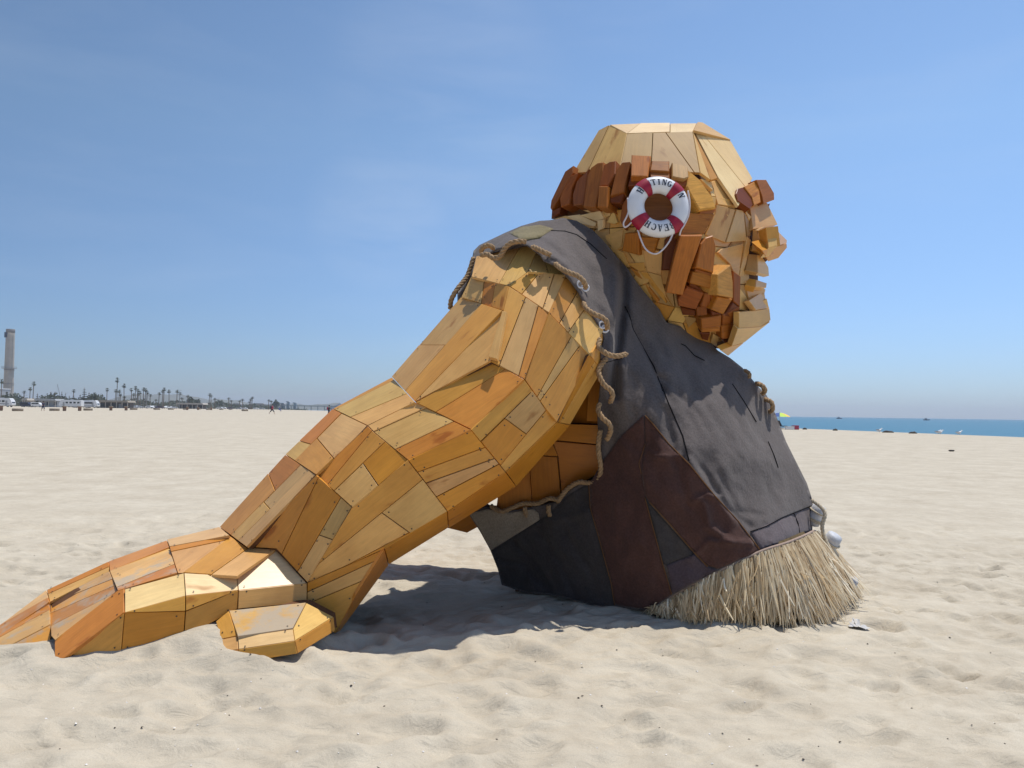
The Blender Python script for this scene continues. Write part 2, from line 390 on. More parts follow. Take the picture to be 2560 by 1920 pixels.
def gz(x, y):
    z = float(sand_z(np.array([x], float), np.array([y], float), False)[0])
    if -8 < x < 9 and 2 < y < 13:
        fx, fy, r, e, a, d = _FA; dx = x - fx; dy = y - fy; u = (dx * np.cos(a) + dy * np.sin(a)) / (r * e); v = (-dx * np.sin(a) + dy * np.cos(a)) / r; rr = np.sqrt(u * u + v * v)
        z += float(np.sum(d * (.38 * np.exp(-((rr - 1.25) / .38) ** 2) - np.exp(-rr ** 4 * .8))))
    return z
def grow(a, b, first, k=1.12):
    out = [a]; d = first
    while abs(out[-1] - a) < abs(b - a): out.append(out[-1] + math.copysign(d, b - a)); d *= k
    return out[1:]
ys = np.array(grow(2.2, -60, .08, 1.3)[::-1] + list(np.arange(2.2, 9.6, .026)) + grow(9.6, 5000, .045, 1.06))
T = np.concatenate([-np.array(grow(0, 3500, .04, 1.11))[::-1], np.linspace(0, 12.2, 440), ])
R0 = np.linspace(0, 1, 60)[1:] ** 1.6
R1 = np.array([.6, 1.5, 4, 10, 30, 90, 300])
Xg = []
for y in ys:
    b = float(berm(y)); xr = min(6.6, b - 5); xl = xr - 12.2
    Xg.append(np.concatenate([xl + T, xr + (b - xr) * R0, b + R1]))
Xg = np.array(Xg); Yg = np.repeat(ys[:, None], Xg.shape[1], 1)
Zg = sand_z(Xg.ravel(), Yg.ravel()).reshape(Xg.shape)
nr, nc = Xg.shape
V = np.stack([Xg.ravel(), Yg.ravel(), Zg.ravel()], 1)
idx = np.arange(nr * nc).reshape(nr, nc)
F = np.stack([idx[:-1, :-1].ravel(), idx[:-1, 1:].ravel(), idx[1:, 1:].ravel(), idx[1:, :-1].ravel()], 1)
me = bpy.data.meshes.new('sand'); me.vertices.add(len(V)); me.vertices.foreach_set('co', V.ravel())
me.loops.add(F.size); me.loops.foreach_set('vertex_index', F.ravel()); me.polygons.add(len(F))
me.polygons.foreach_set('loop_start', np.arange(len(F)) * 4); me.polygons.foreach_set('loop_total', np.full(len(F), 4))
me.update(); me.validate(); me.polygons.foreach_set('use_smooth', [True] * len(me.polygons))
def sand_material():
    m = mat('beach_sand', (.46, .40, .32), .95, .2); t = m.node_tree; b = t.nodes['Principled BSDF']; K = t.links.new
    co = N(m, 'ShaderNodeTexCoord')
    n1 = N(m, 'ShaderNodeTexNoise', Scale=1.1, Detail=6, Roughness=.6); n2 = N(m, 'ShaderNodeTexNoise', Scale=160, Detail=3, Roughness=.8)
    n5 = N(m, 'ShaderNodeTexNoise', Scale=5.5, Detail=5, Roughness=.6)
    for n in (n1, n2, n5): K(co.outputs['Object'], n.inputs['Vector'])
    r1 = ramp(m, [(.32, (.455, .396, .305)), (.68, (.54, .482, .382))]); K(n1.outputs['Fac'], r1.inputs[0])
    r2 = ramp(m, [(.25, (.80, .79, .78)), (.5, (1, 1, 1)), (.8, (1.12, 1.12, 1.12))]); K(n2.outputs['Fac'], r2.inputs[0])
    r5 = ramp(m, [(.35, (.93, .925, .92)), (.65, (1.04, 1.04, 1.04))]); K(n5.outputs['Fac'], r5.inputs[0])
    m1 = N(m, 'ShaderNodeMix', data_type='RGBA', blend_type='MULTIPLY'); m1.inputs[0].default_value = 1
    m2 = N(m, 'ShaderNodeMix', data_type='RGBA', blend_type='MULTIPLY'); m2.inputs[0].default_value = 1
    K(r1.outputs[0], m1.inputs[6]); K(r2.outputs[0], m1.inputs[7]); K(m1.outputs[2], m2.inputs[6]); K(r5.outputs[0], m2.inputs[7]); K(m2.outputs[2], b.inputs['Base Color'])
    mp = N(m, 'ShaderNodeMapping'); mp.inputs['Scale'].default_value = (7, 12, 7); K(co.outputs['Object'], mp.inputs[0])
    n3 = N(m, 'ShaderNodeTexNoise', Scale=1.0, Detail=6, Roughness=.55, Distortion=.6); K(mp.outputs[0], n3.inputs['Vector'])
    b1 = N(m, 'ShaderNodeBump', Strength=.8, Distance=.028); K(n3.outputs['Fac'], b1.inputs['Height'])
    b2 = N(m, 'ShaderNodeBump', Strength=.30, Distance=.003); K(n2.outputs['Fac'], b2.inputs['Height']); K(b1.outputs[0], b2.inputs['Normal']); K(b2.outputs[0], b.inputs['Normal'])
    return m
M_SAND = sand_material()
tag(link('sand', me, M_SAND), kind='structure')

# ------------------------------------------------------------------ sea
def sea_material():
    m = mat('sea_water', (.012, .085, .125), .16, .5); t = m.node_tree; b = t.nodes['Principled BSDF']; K = t.links.new
    co = N(m, 'ShaderNodeTexCoord'); mp = N(m, 'ShaderNodeMapping'); mp.inputs['Scale'].default_value = (.12, .35, .1); mp.inputs['Rotation'].default_value = (0, 0, .5)
    n = N(m, 'ShaderNodeTexNoise', Scale=1, Detail=8, Roughness=.6); K(co.outputs['Object'], mp.inputs[0]); K(mp.outputs[0], n.inputs['Vector'])
    r = ramp(m, [(.3, (.018, .105, .160)), (.7, (.030, .160, .215))]); K(n.outputs['Fac'], r.inputs[0]); K(r.outputs[0], b.inputs['Base Color'])
    bp = N(m, 'ShaderNodeBump', Strength=.9, Distance=.5); K(n.outputs['Fac'], bp.inputs['Height']); K(bp.outputs[0], b.inputs['Normal'])
    b.inputs['Roughness'].default_value = .35
    return m
M_SEA = sea_material()
sv = []; sf = []
yy = [-60, 0, 40, 70, 100, 150, 220, 320, 480, 700, 1000, 1400, 2000, 2800, 3600]
xx = [0, 10, 25, 50, 100, 200, 400, 800, 1500, 3000, 5000]
for y in yy:
    b = float(berm(y)) + 8
    for x in xx: sv.append((b + x, y, -.85))
for i in range(len(yy) - 1):
    for j in range(len(xx) - 1):
        a = i * len(xx) + j; sf.append((a, a + 1, a + len(xx) + 1, a + len(xx)))
tag(link('sea', mesh('sea', sv, sf), M_SEA), kind='structure')

# ================================================================== the wooden giant
GI = empty('wooden_giant', (0.7, 7.0, 0.0))
tag(GI, 'giant seated wooden figure in ragged charcoal tunic and straw skirt, leaning on one arm', 'sculpture')
def part(name, me, m, parent=GI):
    o = link(name, me, m, parent)
    if parent is GI: o.matrix_parent_inverse = Matrix.Translation(-Vector(GI.location))
    return o
# stains (linear): colour differences between the boards; the lightest paints sunlight onto bare ply
TAN = (.70, .405, .135); HONEY = (.67, .330, .066); ORANGE = (.61, .245, .042); GREY = (.62, .375, .140); AMBER = (.63, .265, .030)
BIRCH = (.74, .465, .165); PALE = (.51, .310, .110); SUNLIT = (.84, .590, .290); CEDAR = (.320, .094, .013); RUST = (.450, .158, .022); MAHOG = (.185, .046, .009); DKOR = (.48, .172, .015)  # lightest tone carries sunlight on sun-facing boards; skull-side tone darkened beside it
def vary(c, a=.10):
    k = 1 + random.uniform(-a, a); return (c[0] * k, c[1] * k * (1 + random.uniform(-.05, .05)), c[2] * k * (1 + random.uniform(-.12, .12)), 1)
def fit_plane(pts):
    A = np.array([tuple(p) for p in pts]); c = A.mean(0); _, _, vt = np.linalg.svd(A - c); n = Vector(vt[2])
    c = Vector(c); 
    if n.dot(Vector((0, 0, CAM_H)) - c) < 0: n = -n
    return c, n
def on_plane(px, py, c, n):
    r = ray(px, py); o = Vector((0, 0, CAM_H)); k = n.dot(r)
    if abs(k) < 1e-4: return c
    return o + r * (n.dot(c - o) / k)
def shrink(pl, d):
    n = len(pl); out = []
    A = sum(pl[i][0] * pl[(i + 1) % n][1] - pl[(i + 1) % n][0] * pl[i][1] for i in range(n)); s = 1 if A > 0 else -1
    for i in range(n):
        p0 = np.array(pl[i - 1]); p1 = np.array(pl[i]); p2 = np.array(pl[(i + 1) % n])
        e1 = p1 - p0; e2 = p2 - p1; l1 = np.linalg.norm(e1) + 1e-9; l2 = np.linalg.norm(e2) + 1e-9; e1 /= l1; e2 /= l2
        n1 = np.array([-e1[1], e1[0]]) * s; n2 = np.array([-e2[1], e2[0]]) * s
        b = n1 + n2; q = 1 + n1.dot(n2); out.append(p1 + b * d / max(q, .35))
    return out
def board(name, pts3, n, col, m, parent, thick=.02, gap=.0026, lift=0.0, cham=.002, shift=Vector((0, 0, 0))):
    """a board from a 3-D outline on the plane with normal n: chamfered front, real thickness, grain along its longest edge"""
    k = len(pts3); c = sum(pts3, Vector()) / k
    ed = max(((pts3[(i + 1) % k] - pts3[i]) for i in range(k)), key=lambda e: e.length); ex = (ed - n * ed.dot(n)).normalized(); ey = n.cross(ex)
    q = [((p - c).dot(ex), (p - c).dot(ey)) for p in pts3]
    a0 = shrink(q, gap + cham); a1 = shrink(q, gap)
    R = Matrix((ex, ey, n)).transposed()
    sh = R.inverted() @ shift
    vs = [(x, y, lift) for x, y in a0] + [(x, y, lift - cham) for x, y in a1] + [(x + sh.x, y + sh.y, lift - thick + sh.z) for x, y in a1]
    fs = [tuple(range(k)), tuple(range(3 * k - 1, 2 * k - 1, -1))]
    for i in range(k):
        j = (i + 1) % k; fs += [(i, i + k, j + k, j), (i + k, i + 2 * k, j + 2 * k, j + k)]
    me = mesh(name, vs, fs); fix_normals(me)
    o = link(name, me, m, parent); o.color = vary(col)
    o.matrix_world = Matrix.Translation(c) @ R.to_4x4()
    o.matrix_parent_inverse = Matrix.Identity(4)
    return o
SCREWS = {}
def split(poly, a, b):
    """cut a convex pixel polygon along the line a-b"""
    L1 = []; L2 = []; n = len(poly); f = lambda p: (b[0] - a[0]) * (p[1] - a[1]) - (b[1] - a[1]) * (p[0] - a[0])
    for i in range(n):
        p, q = poly[i], poly[(i + 1) % n]; fp, fq = f(p), f(q)
        if fp >= 0: L1.append(p)
        if fp <= 0: L2.append(p)
        if fp * fq < 0:
            t = fp / (fp - fq); x = (p[0] + (q[0] - p[0]) * t, p[1] + (q[1] - p[1]) * t); L1.append(x); L2.append(x)
    return [L1, L2] if len(L1) > 2 and len(L2) > 2 else [poly]
def parea(p): return abs(sum(p[i][0] * p[(i + 1) % len(p)][1] - p[(i + 1) % len(p)][0] * p[i][1] for i in range(len(p)))) / 2
def facet(parent, frame, nodes, cuts=(), pal=(TAN, HONEY), m=None, lift=0, thick=.02, screws=True, colors=None):
    """one flat face of the figure: nodes (px, py, depth); the cuts divide it into boards"""
    pts = [P(*q) for q in nodes]; c, n = fit_plane(pts); polys = [[(q[0], q[1]) for q in nodes]]
    frame.append((pts, c, n))
    for a, b in cuts:
        mid = ((a[0] + b[0]) / 2, (a[1] + b[1]) / 2); new = []
        for p in polys: new += split(p, a, b) if inside(p, *mid) else [p]
        polys = new
    for i, p in enumerate(polys):
        if parea(p) < 40: continue
        p3 = [on_plane(x, y, c, n) for x, y in p]
        col = colors[i % len(colors)] if colors else random.choice(pal)
        board('plank', p3, n, col, m or M_PLY, parent, thick=thick, lift=lift + random.uniform(-.003, .004))
        if screws and parea(p) > 1500:
            g = sum(p3, Vector()) / len(p3)
            for v in p3:
                if random.random() < .6:
                    SCREWS.setdefault(parent, []).append((v + (g - v).normalized() * random.uniform(.035, .06) + n * (lift + .0052), n))
def frame_mesh(frame, hulls, back, push=.10):
    """backing behind the boards (dark battens) and a closed core"""
    vs = []; fs = []
    for pts, c, n in frame:
        k = len(pts); b = len(vs); q = [p - n * ((p - c).dot(n)) for p in pts]; g = sum(q, Vector()) / k
        vs += [g + (p - g) * .995 - n * .021 for p in q] + [g + (p - g) * .97 - n * .055 for p in q]
        fs += [tuple(range(b, b + k)), tuple(range(b + 2 * k - 1, b + k - 1, -1))] + [(b + i, b + k + i, b + k + (i + 1) % k, b + (i + 1) % k) for i in range(k)]
    me = mesh('frame', vs, fs); bm = bmesh.new(); bm.from_mesh(me)
    for nodes in hulls:
        pts = []
        for px, py, D in nodes:
            p = P(px, py, D); pts += [P(px, py, D + push), Vector((p.x, max(2 * back(px, py) - p.y, p.y + .12), p.z))]
        g = sum(pts, Vector()) / len(pts)
        b2 = bmesh.new(); 
        for p in pts: b2.verts.new(g + (p - g) * .95)
        bmesh.ops.convex_hull(b2, input=b2.verts); 
        loose = [v for v in b2.verts if not v.link_faces]; bmesh.ops.delete(b2, geom=loose, context='VERTS')
        b2.verts.index_update(); mp_ = [bm.verts.new(v.co) for v in b2.verts]
        for f in b2.faces: bm.faces.new([mp_[v.index] for v in f.verts])
        b2.free()
    bmesh.ops.recalc_face_normals(bm, faces=bm.faces); bm.to_mesh(me); bm.free(); return me

# ---- arm
def nd(p, D): return (p[0], p[1], D)
S0 = (1178, 691, 6.35); S1 = (1272, 715, 6.02); S2 = (1153, 743, 6.36); S3 = (1258, 777, 5.86); S4 = (1320, 679, 6.12); S5 = (1415, 686, 6.06)
S6 = (1373, 782, 5.86); S7 = (1476, 890, 5.88); S8 = (1510, 825, 6.10); S9 = (1311, 948, 5.60); S10 = (1350, 608, 6.46); S11 = (1190, 640, 6.50); S12 = (1440, 640, 6.50)
E0 = (980, 943, 6.26); E1 = (1038, 1005, 5.70); ES = (1228, 903, 5.66); EP = nd(c4(870, 890), 5.66)
F0 = (832, 1022, 6.36); F1 = (919, 1064, 5.72); F2 = (1178, 1074, 5.42); F3 = (1020, 1150, 5.40); F4 = (713, 1136, 6.18); F5 = (790, 1187, 5.62); F6 = (880, 1268, 5.42)
FX = nd(c4(445, 1140), 5.60)
H1 = (1365, 1024, 5.68); H2 = (1392, 1056, 5.76); H3 = (1264, 1180, 5.56); H4 = (1505, 925, 6.06); H5 = (1425, 1062, 6.02)
K = (1119, 1279, 5.52); K2 = (1290, 1215, 5.95); K3 = (972, 1412, 5.85); K4 = (962, 1372, 5.56)
W0 = (549, 1318, 6.14); W1 = (617, 1368, 5.66); W2 = (690, 1372, 5.69); W3 = (768, 1457, 5.53); W4 = (767, 1507, 5.51); W5 = (838, 1585, 5.60); W6 = (890, 1487, 5.60)
W7 = (842, 1590, 5.75)
arm = part('arm', bpy.data.meshes.new('arm'), M_FRAME); fr = []
fc = lambda nodes, cuts=(), **k: facet(arm, fr, nodes, cuts, **k)
fc([S11, S10, S4, S1, S0], [(c3(560, 560), c3(640, 420))], colors=[BIRCH, TAN])
fc([S10, S12, S5, S4], [(c3(935, 560), c3(900, 420))], colors=[BIRCH, BIRCH])
fc([S4, S5, S6, S1], [(c3(862, 555), c3(712, 738)), (c3(990, 560), c3(890, 860))], colors=[HONEY, TAN, TAN, TAN])
fc([S5, S8, S7, S6], [(c3(1245, 880), c3(1115, 1065)), (c3(1180, 740), c3(1040, 985))], colors=[HONEY, TAN, BIRCH])
fc([S0, S1, S3, S2], [(c3(380, 630), c3(355, 820)), (c3(475, 660), c3(445, 845))], colors=[TAN, ORANGE, HONEY])
fc([S2, S3, E1, E0], [(c4(1200, 235), c4(655, 855)), (c4(915, 520), c4(780, 520))], colors=[GREY, TAN, HONEY], lift=.006)
fc([S3, ES, E1], colors=[TAN], lift=.004)
fc([S1, S6, S9, ES, S3], [(c4(1510, 190), c4(1345, 620)), (c4(1600, 255), c4(1470, 720))], colors=[HONEY, GREY, ORANGE])
fc([S6, S7, H2, H1, S9], [(c4(1842, 450), c4(1600, 880)), (c4(1900, 520), c4(1628, 900))], colors=[HONEY, GREY, HONEY])
fc([S8, (1522, 850, 6.2), (1518, 930, 6.2), H4, S7], colors=[HONEY])
fc([S7, H4, H5, H2], [(c4(2000, 640), c4(1745, 1090))], colors=[AMBER, HONEY])
fc([E1, ES, S9, F2], [(c4(945, 950), c4(1390, 675))], colors=[ORANGE, HONEY])
fc([S9, H1, H2, H3, F2], [(c4(1562, 845), c4(1200, 1200)), (c4(1665, 975), c4(1345, 1360)), (c4(1370, 1040), c4(1520, 1150))], colors=[HONEY, AMBER, TAN, HONEY])
fc([F0, E0, E1, F1], [(c4(285, 1025), c4(645, 875)), (c4(265, 925), c4(555, 780))], colors=[TAN, BIRCH, HONEY])
fc([F1, E1, F2, F3, FX], [(c4(330, 1180), c4(885, 928)), (c4(600, 1250), c4(1030, 1045))], colors=[ORANGE, GREY, TAN])
fc([F1, FX, F3, F6, F5], [(c5(1310, 580), c5(955, 920)), (c5(1160, 740), c5(1260, 885)), (c5(1090, 655), c5(905, 880))], colors=[ORANGE, HONEY, TAN, AMBER])
fc([F0, F1, F5, F4], [(c5(1000, 380), c5(685, 700)), (c5(710, 575), c5(785, 597)), (c5(900, 640), c5(800, 520))], colors=[TAN, ORANGE, TAN, HONEY])
fc([F4, F5, W1, W0], [(c5(720, 735), c5(225, 1235)), (c5(775, 780), c5(285, 1270)), (c5(490, 820), c5(520, 895)), (c5(440, 995), c5(485, 1045))], colors=[HONEY, ORANGE, TAN, GREY, TAN])
fc([F5, F6, W3, W2, W1], [(c5(990, 985), c5(690, 1500)), (c5(855, 1245), c5(940, 1275)), (c5(690, 1140), c5(580, 1370))], colors=[ORANGE, AMBER, TAN, GREY])
fc([F3, F2, H3, K], [(c5(1555, 790), c5(2020, 620)), (c5(1612, 870), c5(2085, 700)), (c5(1685, 965), c5(2125, 735))], colors=[AMBER, TAN, HONEY, AMBER])
fc([F6, F3, K, K4, W3], [(c5(1570, 855), c5(870, 1420)), (c5(1290, 1085), c5(1485, 1225)), (c5(1480, 1225), c5(770, 1600))], colors=[HONEY, TAN, AMBER, TAN])
fc([W3, K4, W6, W5, W4], [(c6(1895, 660), c6(2230, 520)), (c6(1890, 590), c6(2260, 420))], colors=[HONEY, TAN, AMBER])
fc([K4, K, H3, K2, K3], [(c5(1755, 1075), c5(1765, 1230))], colors=[AMBER, AMBER])
fc([K4, K3, W7, W5, W6], colors=[ORANGE])
fc([H3, H2, H5, K2], colors=[AMBER])
q = [c4(1362, 298), c4(1394, 305), c4(1326, 642), c4(1264, 626)]
pl, n = fit_plane([P(*S3), P(*ES), P(*E1)])
board('plank', [on_plane(x, y, pl, n) for x, y in q], n, TAN, M_PLY, arm, thick=.04, lift=.045)
bk = lambda px, py: 6.30 if px > 900 else 6.05
arm_me = frame_mesh(fr, [[S0, S1, S4, S5, S6, S3, S2, S10, S11, S12, S8], [S2, S3, S6, S7, S9, H2, H4, H5], [E0, E1, S9, H1, H2, H3, F2, K2], [F0, F1, F2, F3, H3, K, K2, E1], [F4, F5, F6, F3, K, K3, K4, F0, F1], [F4, F5, F6, W0, W1, W3, W6, W5, W7, K3, K4]], bk, push=.14)
arm.data = arm_me; arm_me.materials.append(M_FRAME)

# ---- hand
hand = part('hand', bpy.data.meshes.new('hand'), M_FRAME); fh = []
hc = lambda u, v, D: nd(c6(u, v), D)
Ha = hc(1025, 270, 6.10); Ha2 = hc(1040, 312, 5.84); Hb = hc(665, 400, 5.86); Hb2 = hc(672, 460, 5.72); Hc = hc(285, 575, 5.74); Hc2 = hc(303, 650, 5.60)
W01 = hc(1412, 243, 5.88)
He = hc(1455, 490, 5.39); Hf = hc(1465, 578, 5.29); Hd = hc(1130, 470, 5.30); Hi = hc(1140, 612, 5.16); Hj = hc(1140, 708, 5.14)
Hg = hc(765, 570, 5.13); Hh = hc(765, 716, 4.99); Hk = hc(1460, 695, 5.27); Hl = hc(1130, 870, 5.14); Hm = hc(745, 955, 4.99)
Hg0 = hc(722, 582, 5.22); T0 = hc(335, 885, 5.02); T1 = hc(335, 1000, 4.94); T2 = hc(392, 1000, 4.93); Hx = hc(1090, 472, 5.36)
fd = lambda nodes, cuts=(), **k: facet(hand, fh, nodes, cuts, **k)
fd([Ha, W0, W01, Ha2], colors=[BIRCH])
fd([Ha2, W01, W1, W2, He, Hd, Hx], [(c6(1130, 465), c6(1405, 255)), (c6(1300, 478), c6(1520, 322)), (c6(1050, 340), c6(1300, 288))], colors=[TAN, HONEY, TAN, ORANGE])
fd([W2, W3, Hf, He], colors=[SUNLIT])
fd([Hd, He, Hf, Hi], colors=[SUNLIT])
fd([Hg, Hd, Hi, Hh], colors=[SUNLIT])
fd([Hf, W3, W4, Hk], colors=[TAN])
fd([Hi, Hf, Hj], colors=[HONEY]); fd([Hj, Hf, Hk, Hl], colors=[HONEY]); fd([Hh, Hi, Hj], colors=[HONEY]); fd([Hh, Hj, Hl, Hm], colors=[AMBER])
fd([T0, Hg0, Hg, Hh, T2, T1], colors=[ORANGE]); fd([T2, Hh, Hm], colors=[HONEY])
fd([Hb2, Ha2, Hx, Hg, Hg0], [(c6(690, 500), c6(1045, 345)), (c6(720, 560), c6(1070, 420))], colors=[ORANGE, TAN, TAN], m=M_PLYS)
fd([Hc2, Hb2, Hg0, T0, hc(312, 860, 5.2)], [(c6(310, 660), c6(700, 505)), (c6(350, 702), c6(712, 545)), (c6(322, 792), c6(735, 582))], colors=[TAN, ORANGE, HONEY, TAN, ORANGE], m=M_PLYS)
fd([Hb, Ha, Ha2, Hb2], colors=[ORANGE]); fd([Hc, Hb, Hb2, Hc2], [(c6(292, 600), c6(668, 432))], colors=[TAN, ORANGE])
fd([hc(-150, 905, 5.45), Hc, Hc2, hc(-150, 960, 5.25)], [(c6(0, 790), c6(300, 620))], colors=[ORANGE, TAN], m=M_PLYS)
fd([hc(-150, 960, 5.25), Hc2, hc(312, 790, 5.28), hc(-150, 1030, 5.12)], [(c6(0, 870), c6(305, 700))], colors=[TAN, ORANGE], m=M_PLYS)
fd([hc(-150, 1030, 5.12), hc(312, 790, 5.28), hc(310, 920, 5.2), hc(-100, 1080, 5.08)], colors=[HONEY], m=M_PLYS)
# thumb
t1 = hc(1405, 705, 5.24); t2 = hc(1882, 655, 5.36); t3 = hc(1800, 815, 5.06); t4 = hc(1460, 865, 5.02); t5 = hc(1325, 770, 5.16); t6 = hc(1370, 960, 4.98); t7 = hc(1465, 942, 4.94)
t8 = hc(1812, 890, 4.98); t9 = hc(2050, 742, 5.34); t10 = hc(2060, 830, 5.34); t11 = hc(1828, 970, 4.97); t12 = hc(1460, 1030, 4.93)
fd([t1, t2, t3, t4], colors=[TAN], m=wood('plywood_under_drifted_sand', .42, .3, .22, sandy=.10, streak=.1)); fd([t2, t9, t8, t3], colors=[BIRCH]); fd([t4, t3, t8, t7], colors=[SUNLIT])
fd([t8, t9, t10, t11], colors=[HONEY]); fd([t7, t8, t11, t12], colors=[HONEY]); fd([t5, t1, t4, t7, t6], [(c6(1335, 885), c6(1462, 858))], colors=[TAN, HONEY]); fd([t6, t7, t12], colors=[HONEY])
hand_me = frame_mesh(fh, [[W0, W1, W2, W3, W4, Ha, Hd, He, Hf, Hk, Hl], [Ha, Hb, Hb2, Hg, Hd, Hh, Hi, Hl, Hm], [Hb, Hb2, Hc, Hc2, Hg0, T0], [T0, T1, Hg, Hh, Hm], [t1, t2, t3, t4, t7, t8, t9, t10, t11, t12]], lambda px, py: 5.75 if py < 1505 or px < 480 else 5.35, push=.10)
hand.data = hand_me; hand_me.materials.append(M_FRAME)

# ---- head
HOFF = .25
HD0 = TPS([(1500, 312, 6.98), (1601, 305, 6.98), (1745, 303, 6.98), (1567, 334, 6.66), (1733, 328, 6.60), (1824, 352, 6.92), (1879, 448, 6.85), (1790, 400, 6.74),
          (1552, 425, 6.42), (1660, 420, 6.34), (1752, 440, 6.36), (1434, 431, 6.82), (1385, 500, 6.92), (1480, 520, 6.50), (1640, 520, 6.22), (1780, 560, 6.32), (1850, 520, 6.50),
          (1900, 560, 6.78), (1880, 640, 6.66), (1960, 620, 6.92), (1915, 700, 6.90), (1910, 790, 6.95), (1870, 750, 6.70), (1800, 700, 6.36), (1700, 740, 6.36), (1820, 870, 6.92),
          (1780, 820, 6.55), (1700, 830, 6.60), (1500, 600, 6.55), (1560, 680, 6.46), (1600, 740, 6.46), (1440, 545, 6.75), (1640, 640, 6.30)], 5e-3)
HD = lambda x, y: HD0(x, y) + HOFF
head_outline = [(1497, 330), (1524, 318), (1601, 312), (1741, 312), (1760, 316), (1822, 356), (1876, 448), (1890, 500), (1885, 560), (1920, 590), (1930, 640), (1895, 672), (1895, 740), (1890, 780), (1880, 800), (1812, 872), (1760, 860), (1690, 850), (1600, 800), (1500, 640), (1400, 560), (1385, 500), (1434, 432)]
hme = field_mesh('head', head_outline, HD, 16, off=.11, mirror=7.25)
head = part('head', hme, M_FRAME)
hme.polygons.foreach_set('use_smooth', [False] * len(hme.polygons))
def hb(pts, col, m=None, proud=.0, thick=.03, name='plank', gap=.003, tilt=.0, shift=(0, 0, 0), cham=.003, dep=None):
    """a piece of the head: outline in photo pixels laid on the head's surface, proud of it by so many metres"""
    D = HD([p[0] for p in pts], [p[1] for p in pts]) - proud
    if dep is not None: D = np.array(dep, float) + HOFF
    p3 = [P(p[0], p[1], d) for p, d in zip(pts, D)]; c, n = fit_plane(p3)
    if tilt: n = (n + Vector((random.uniform(-tilt, tilt), 0, random.uniform(-tilt, tilt)))).normalized()
    p3 = [on_plane(x, y, c, n) for x, y in pts]
    return board(name, p3, n, col, m or M_PALE, head, thick=thick, gap=gap, cham=cham, shift=Vector(shift))
def C1(*p): return [c1(u, v) for u, v in p]
def C2(*p): return [c2(u, v) for u, v in p]
# small shingles that cover the jaw, neck and face under the larger pieces
reg = [(1380, 575), (1440, 535), (1560, 520), (1700, 520), (1790, 450), (1860, 500), (1865, 640), (1860, 720), (1850, 780), (1790, 850), (1760, 845), (1690, 850), (1600, 800), (1500, 650), (1420, 590)]
sx, sy = 50, 46
gp = {}
for i in range(-1, 16):
    for j in range(-1, 14):
        gp[i, j] = (1370 + i * sx + (j % 2) * 16 + random.uniform(-13, 13), 440 + j * sy + random.uniform(-12, 12))
for i in range(-1, 15):
    for j in range(-1, 13):
        qd = [gp[i, j], gp[i + 1, j], gp[i + 1, j + 1], gp[i, j + 1]]
        cx = sum(p[0] for p in qd) / 4; cy = sum(p[1] for p in qd) / 4
        if inside(reg, cx, cy): hb(qd, random.choice([PALE, BIRCH, TAN, TAN, HONEY]), proud=random.uniform(-.01, .018), tilt=.05, thick=.024)
# skull panels
hp = lambda l: [(a, b) for a, b, _ in l]
def skull(nodes, cuts=(), colors=(PALE,), lift=.0):
    frs = []; facet(head, frs, nodes, cuts, colors=list(colors), m=M_PALE, lift=lift, screws=False, thick=.025)
q = lambda u, v, D: nd(c1(u, v), D + HOFF)
A8 = q(510, 150, 6.98); T1_ = q(600, 103, 6.88); A1 = q(740, 176, 6.62); T2_ = q(850, 92, 6.84); T3_ = q(1308, 88, 6.82); A4 = q(1275, 158, 6.58); T4_ = q(1345, 92, 6.80); A6 = q(1577, 235, 7.02); A7 = q(1757, 545, 7.0)
M1_ = q(300, 500, 6.86); M2_ = q(680, 470, 6.40); M3_ = q(1335, 495, 6.34)
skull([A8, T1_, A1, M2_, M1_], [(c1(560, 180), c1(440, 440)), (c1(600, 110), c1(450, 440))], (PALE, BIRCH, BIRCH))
skull([T1_, T2_, A1], colors=(SUNLIT,)); skull([A1, T2_, T3_, A4], [(c1(1090, 170), c1(1090, 90))], (SUNLIT, SUNLIT))
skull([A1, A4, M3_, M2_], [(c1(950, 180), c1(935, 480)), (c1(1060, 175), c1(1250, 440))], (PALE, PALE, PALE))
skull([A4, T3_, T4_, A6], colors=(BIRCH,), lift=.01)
B1 = q(1642, 772, 6.46); M4 = q(1480, 538, 6.40); M3b = q(1420, 556, 6.36)
A4f = q(1285, 160, 6.70); A6f = q(1577, 235, 7.0); A7f = q(1757, 545, 6.86); B1f = q(1642, 772, 6.42); M4f = q(1480, 538, 6.42)
skull([A4f, A6f, A7f, B1f, M4f], [(c1(1520, 390), c1(1680, 590)), (c1(1310, 180), c1(1577, 240))], (SUNLIT, SUNLIT, SUNLIT), lift=.008)  # forehead sunlight put into the board colour
skull([A4, M4, M3b], colors=(HONEY,)); skull([A4, M3b, M3_], colors=(BIRCH,))
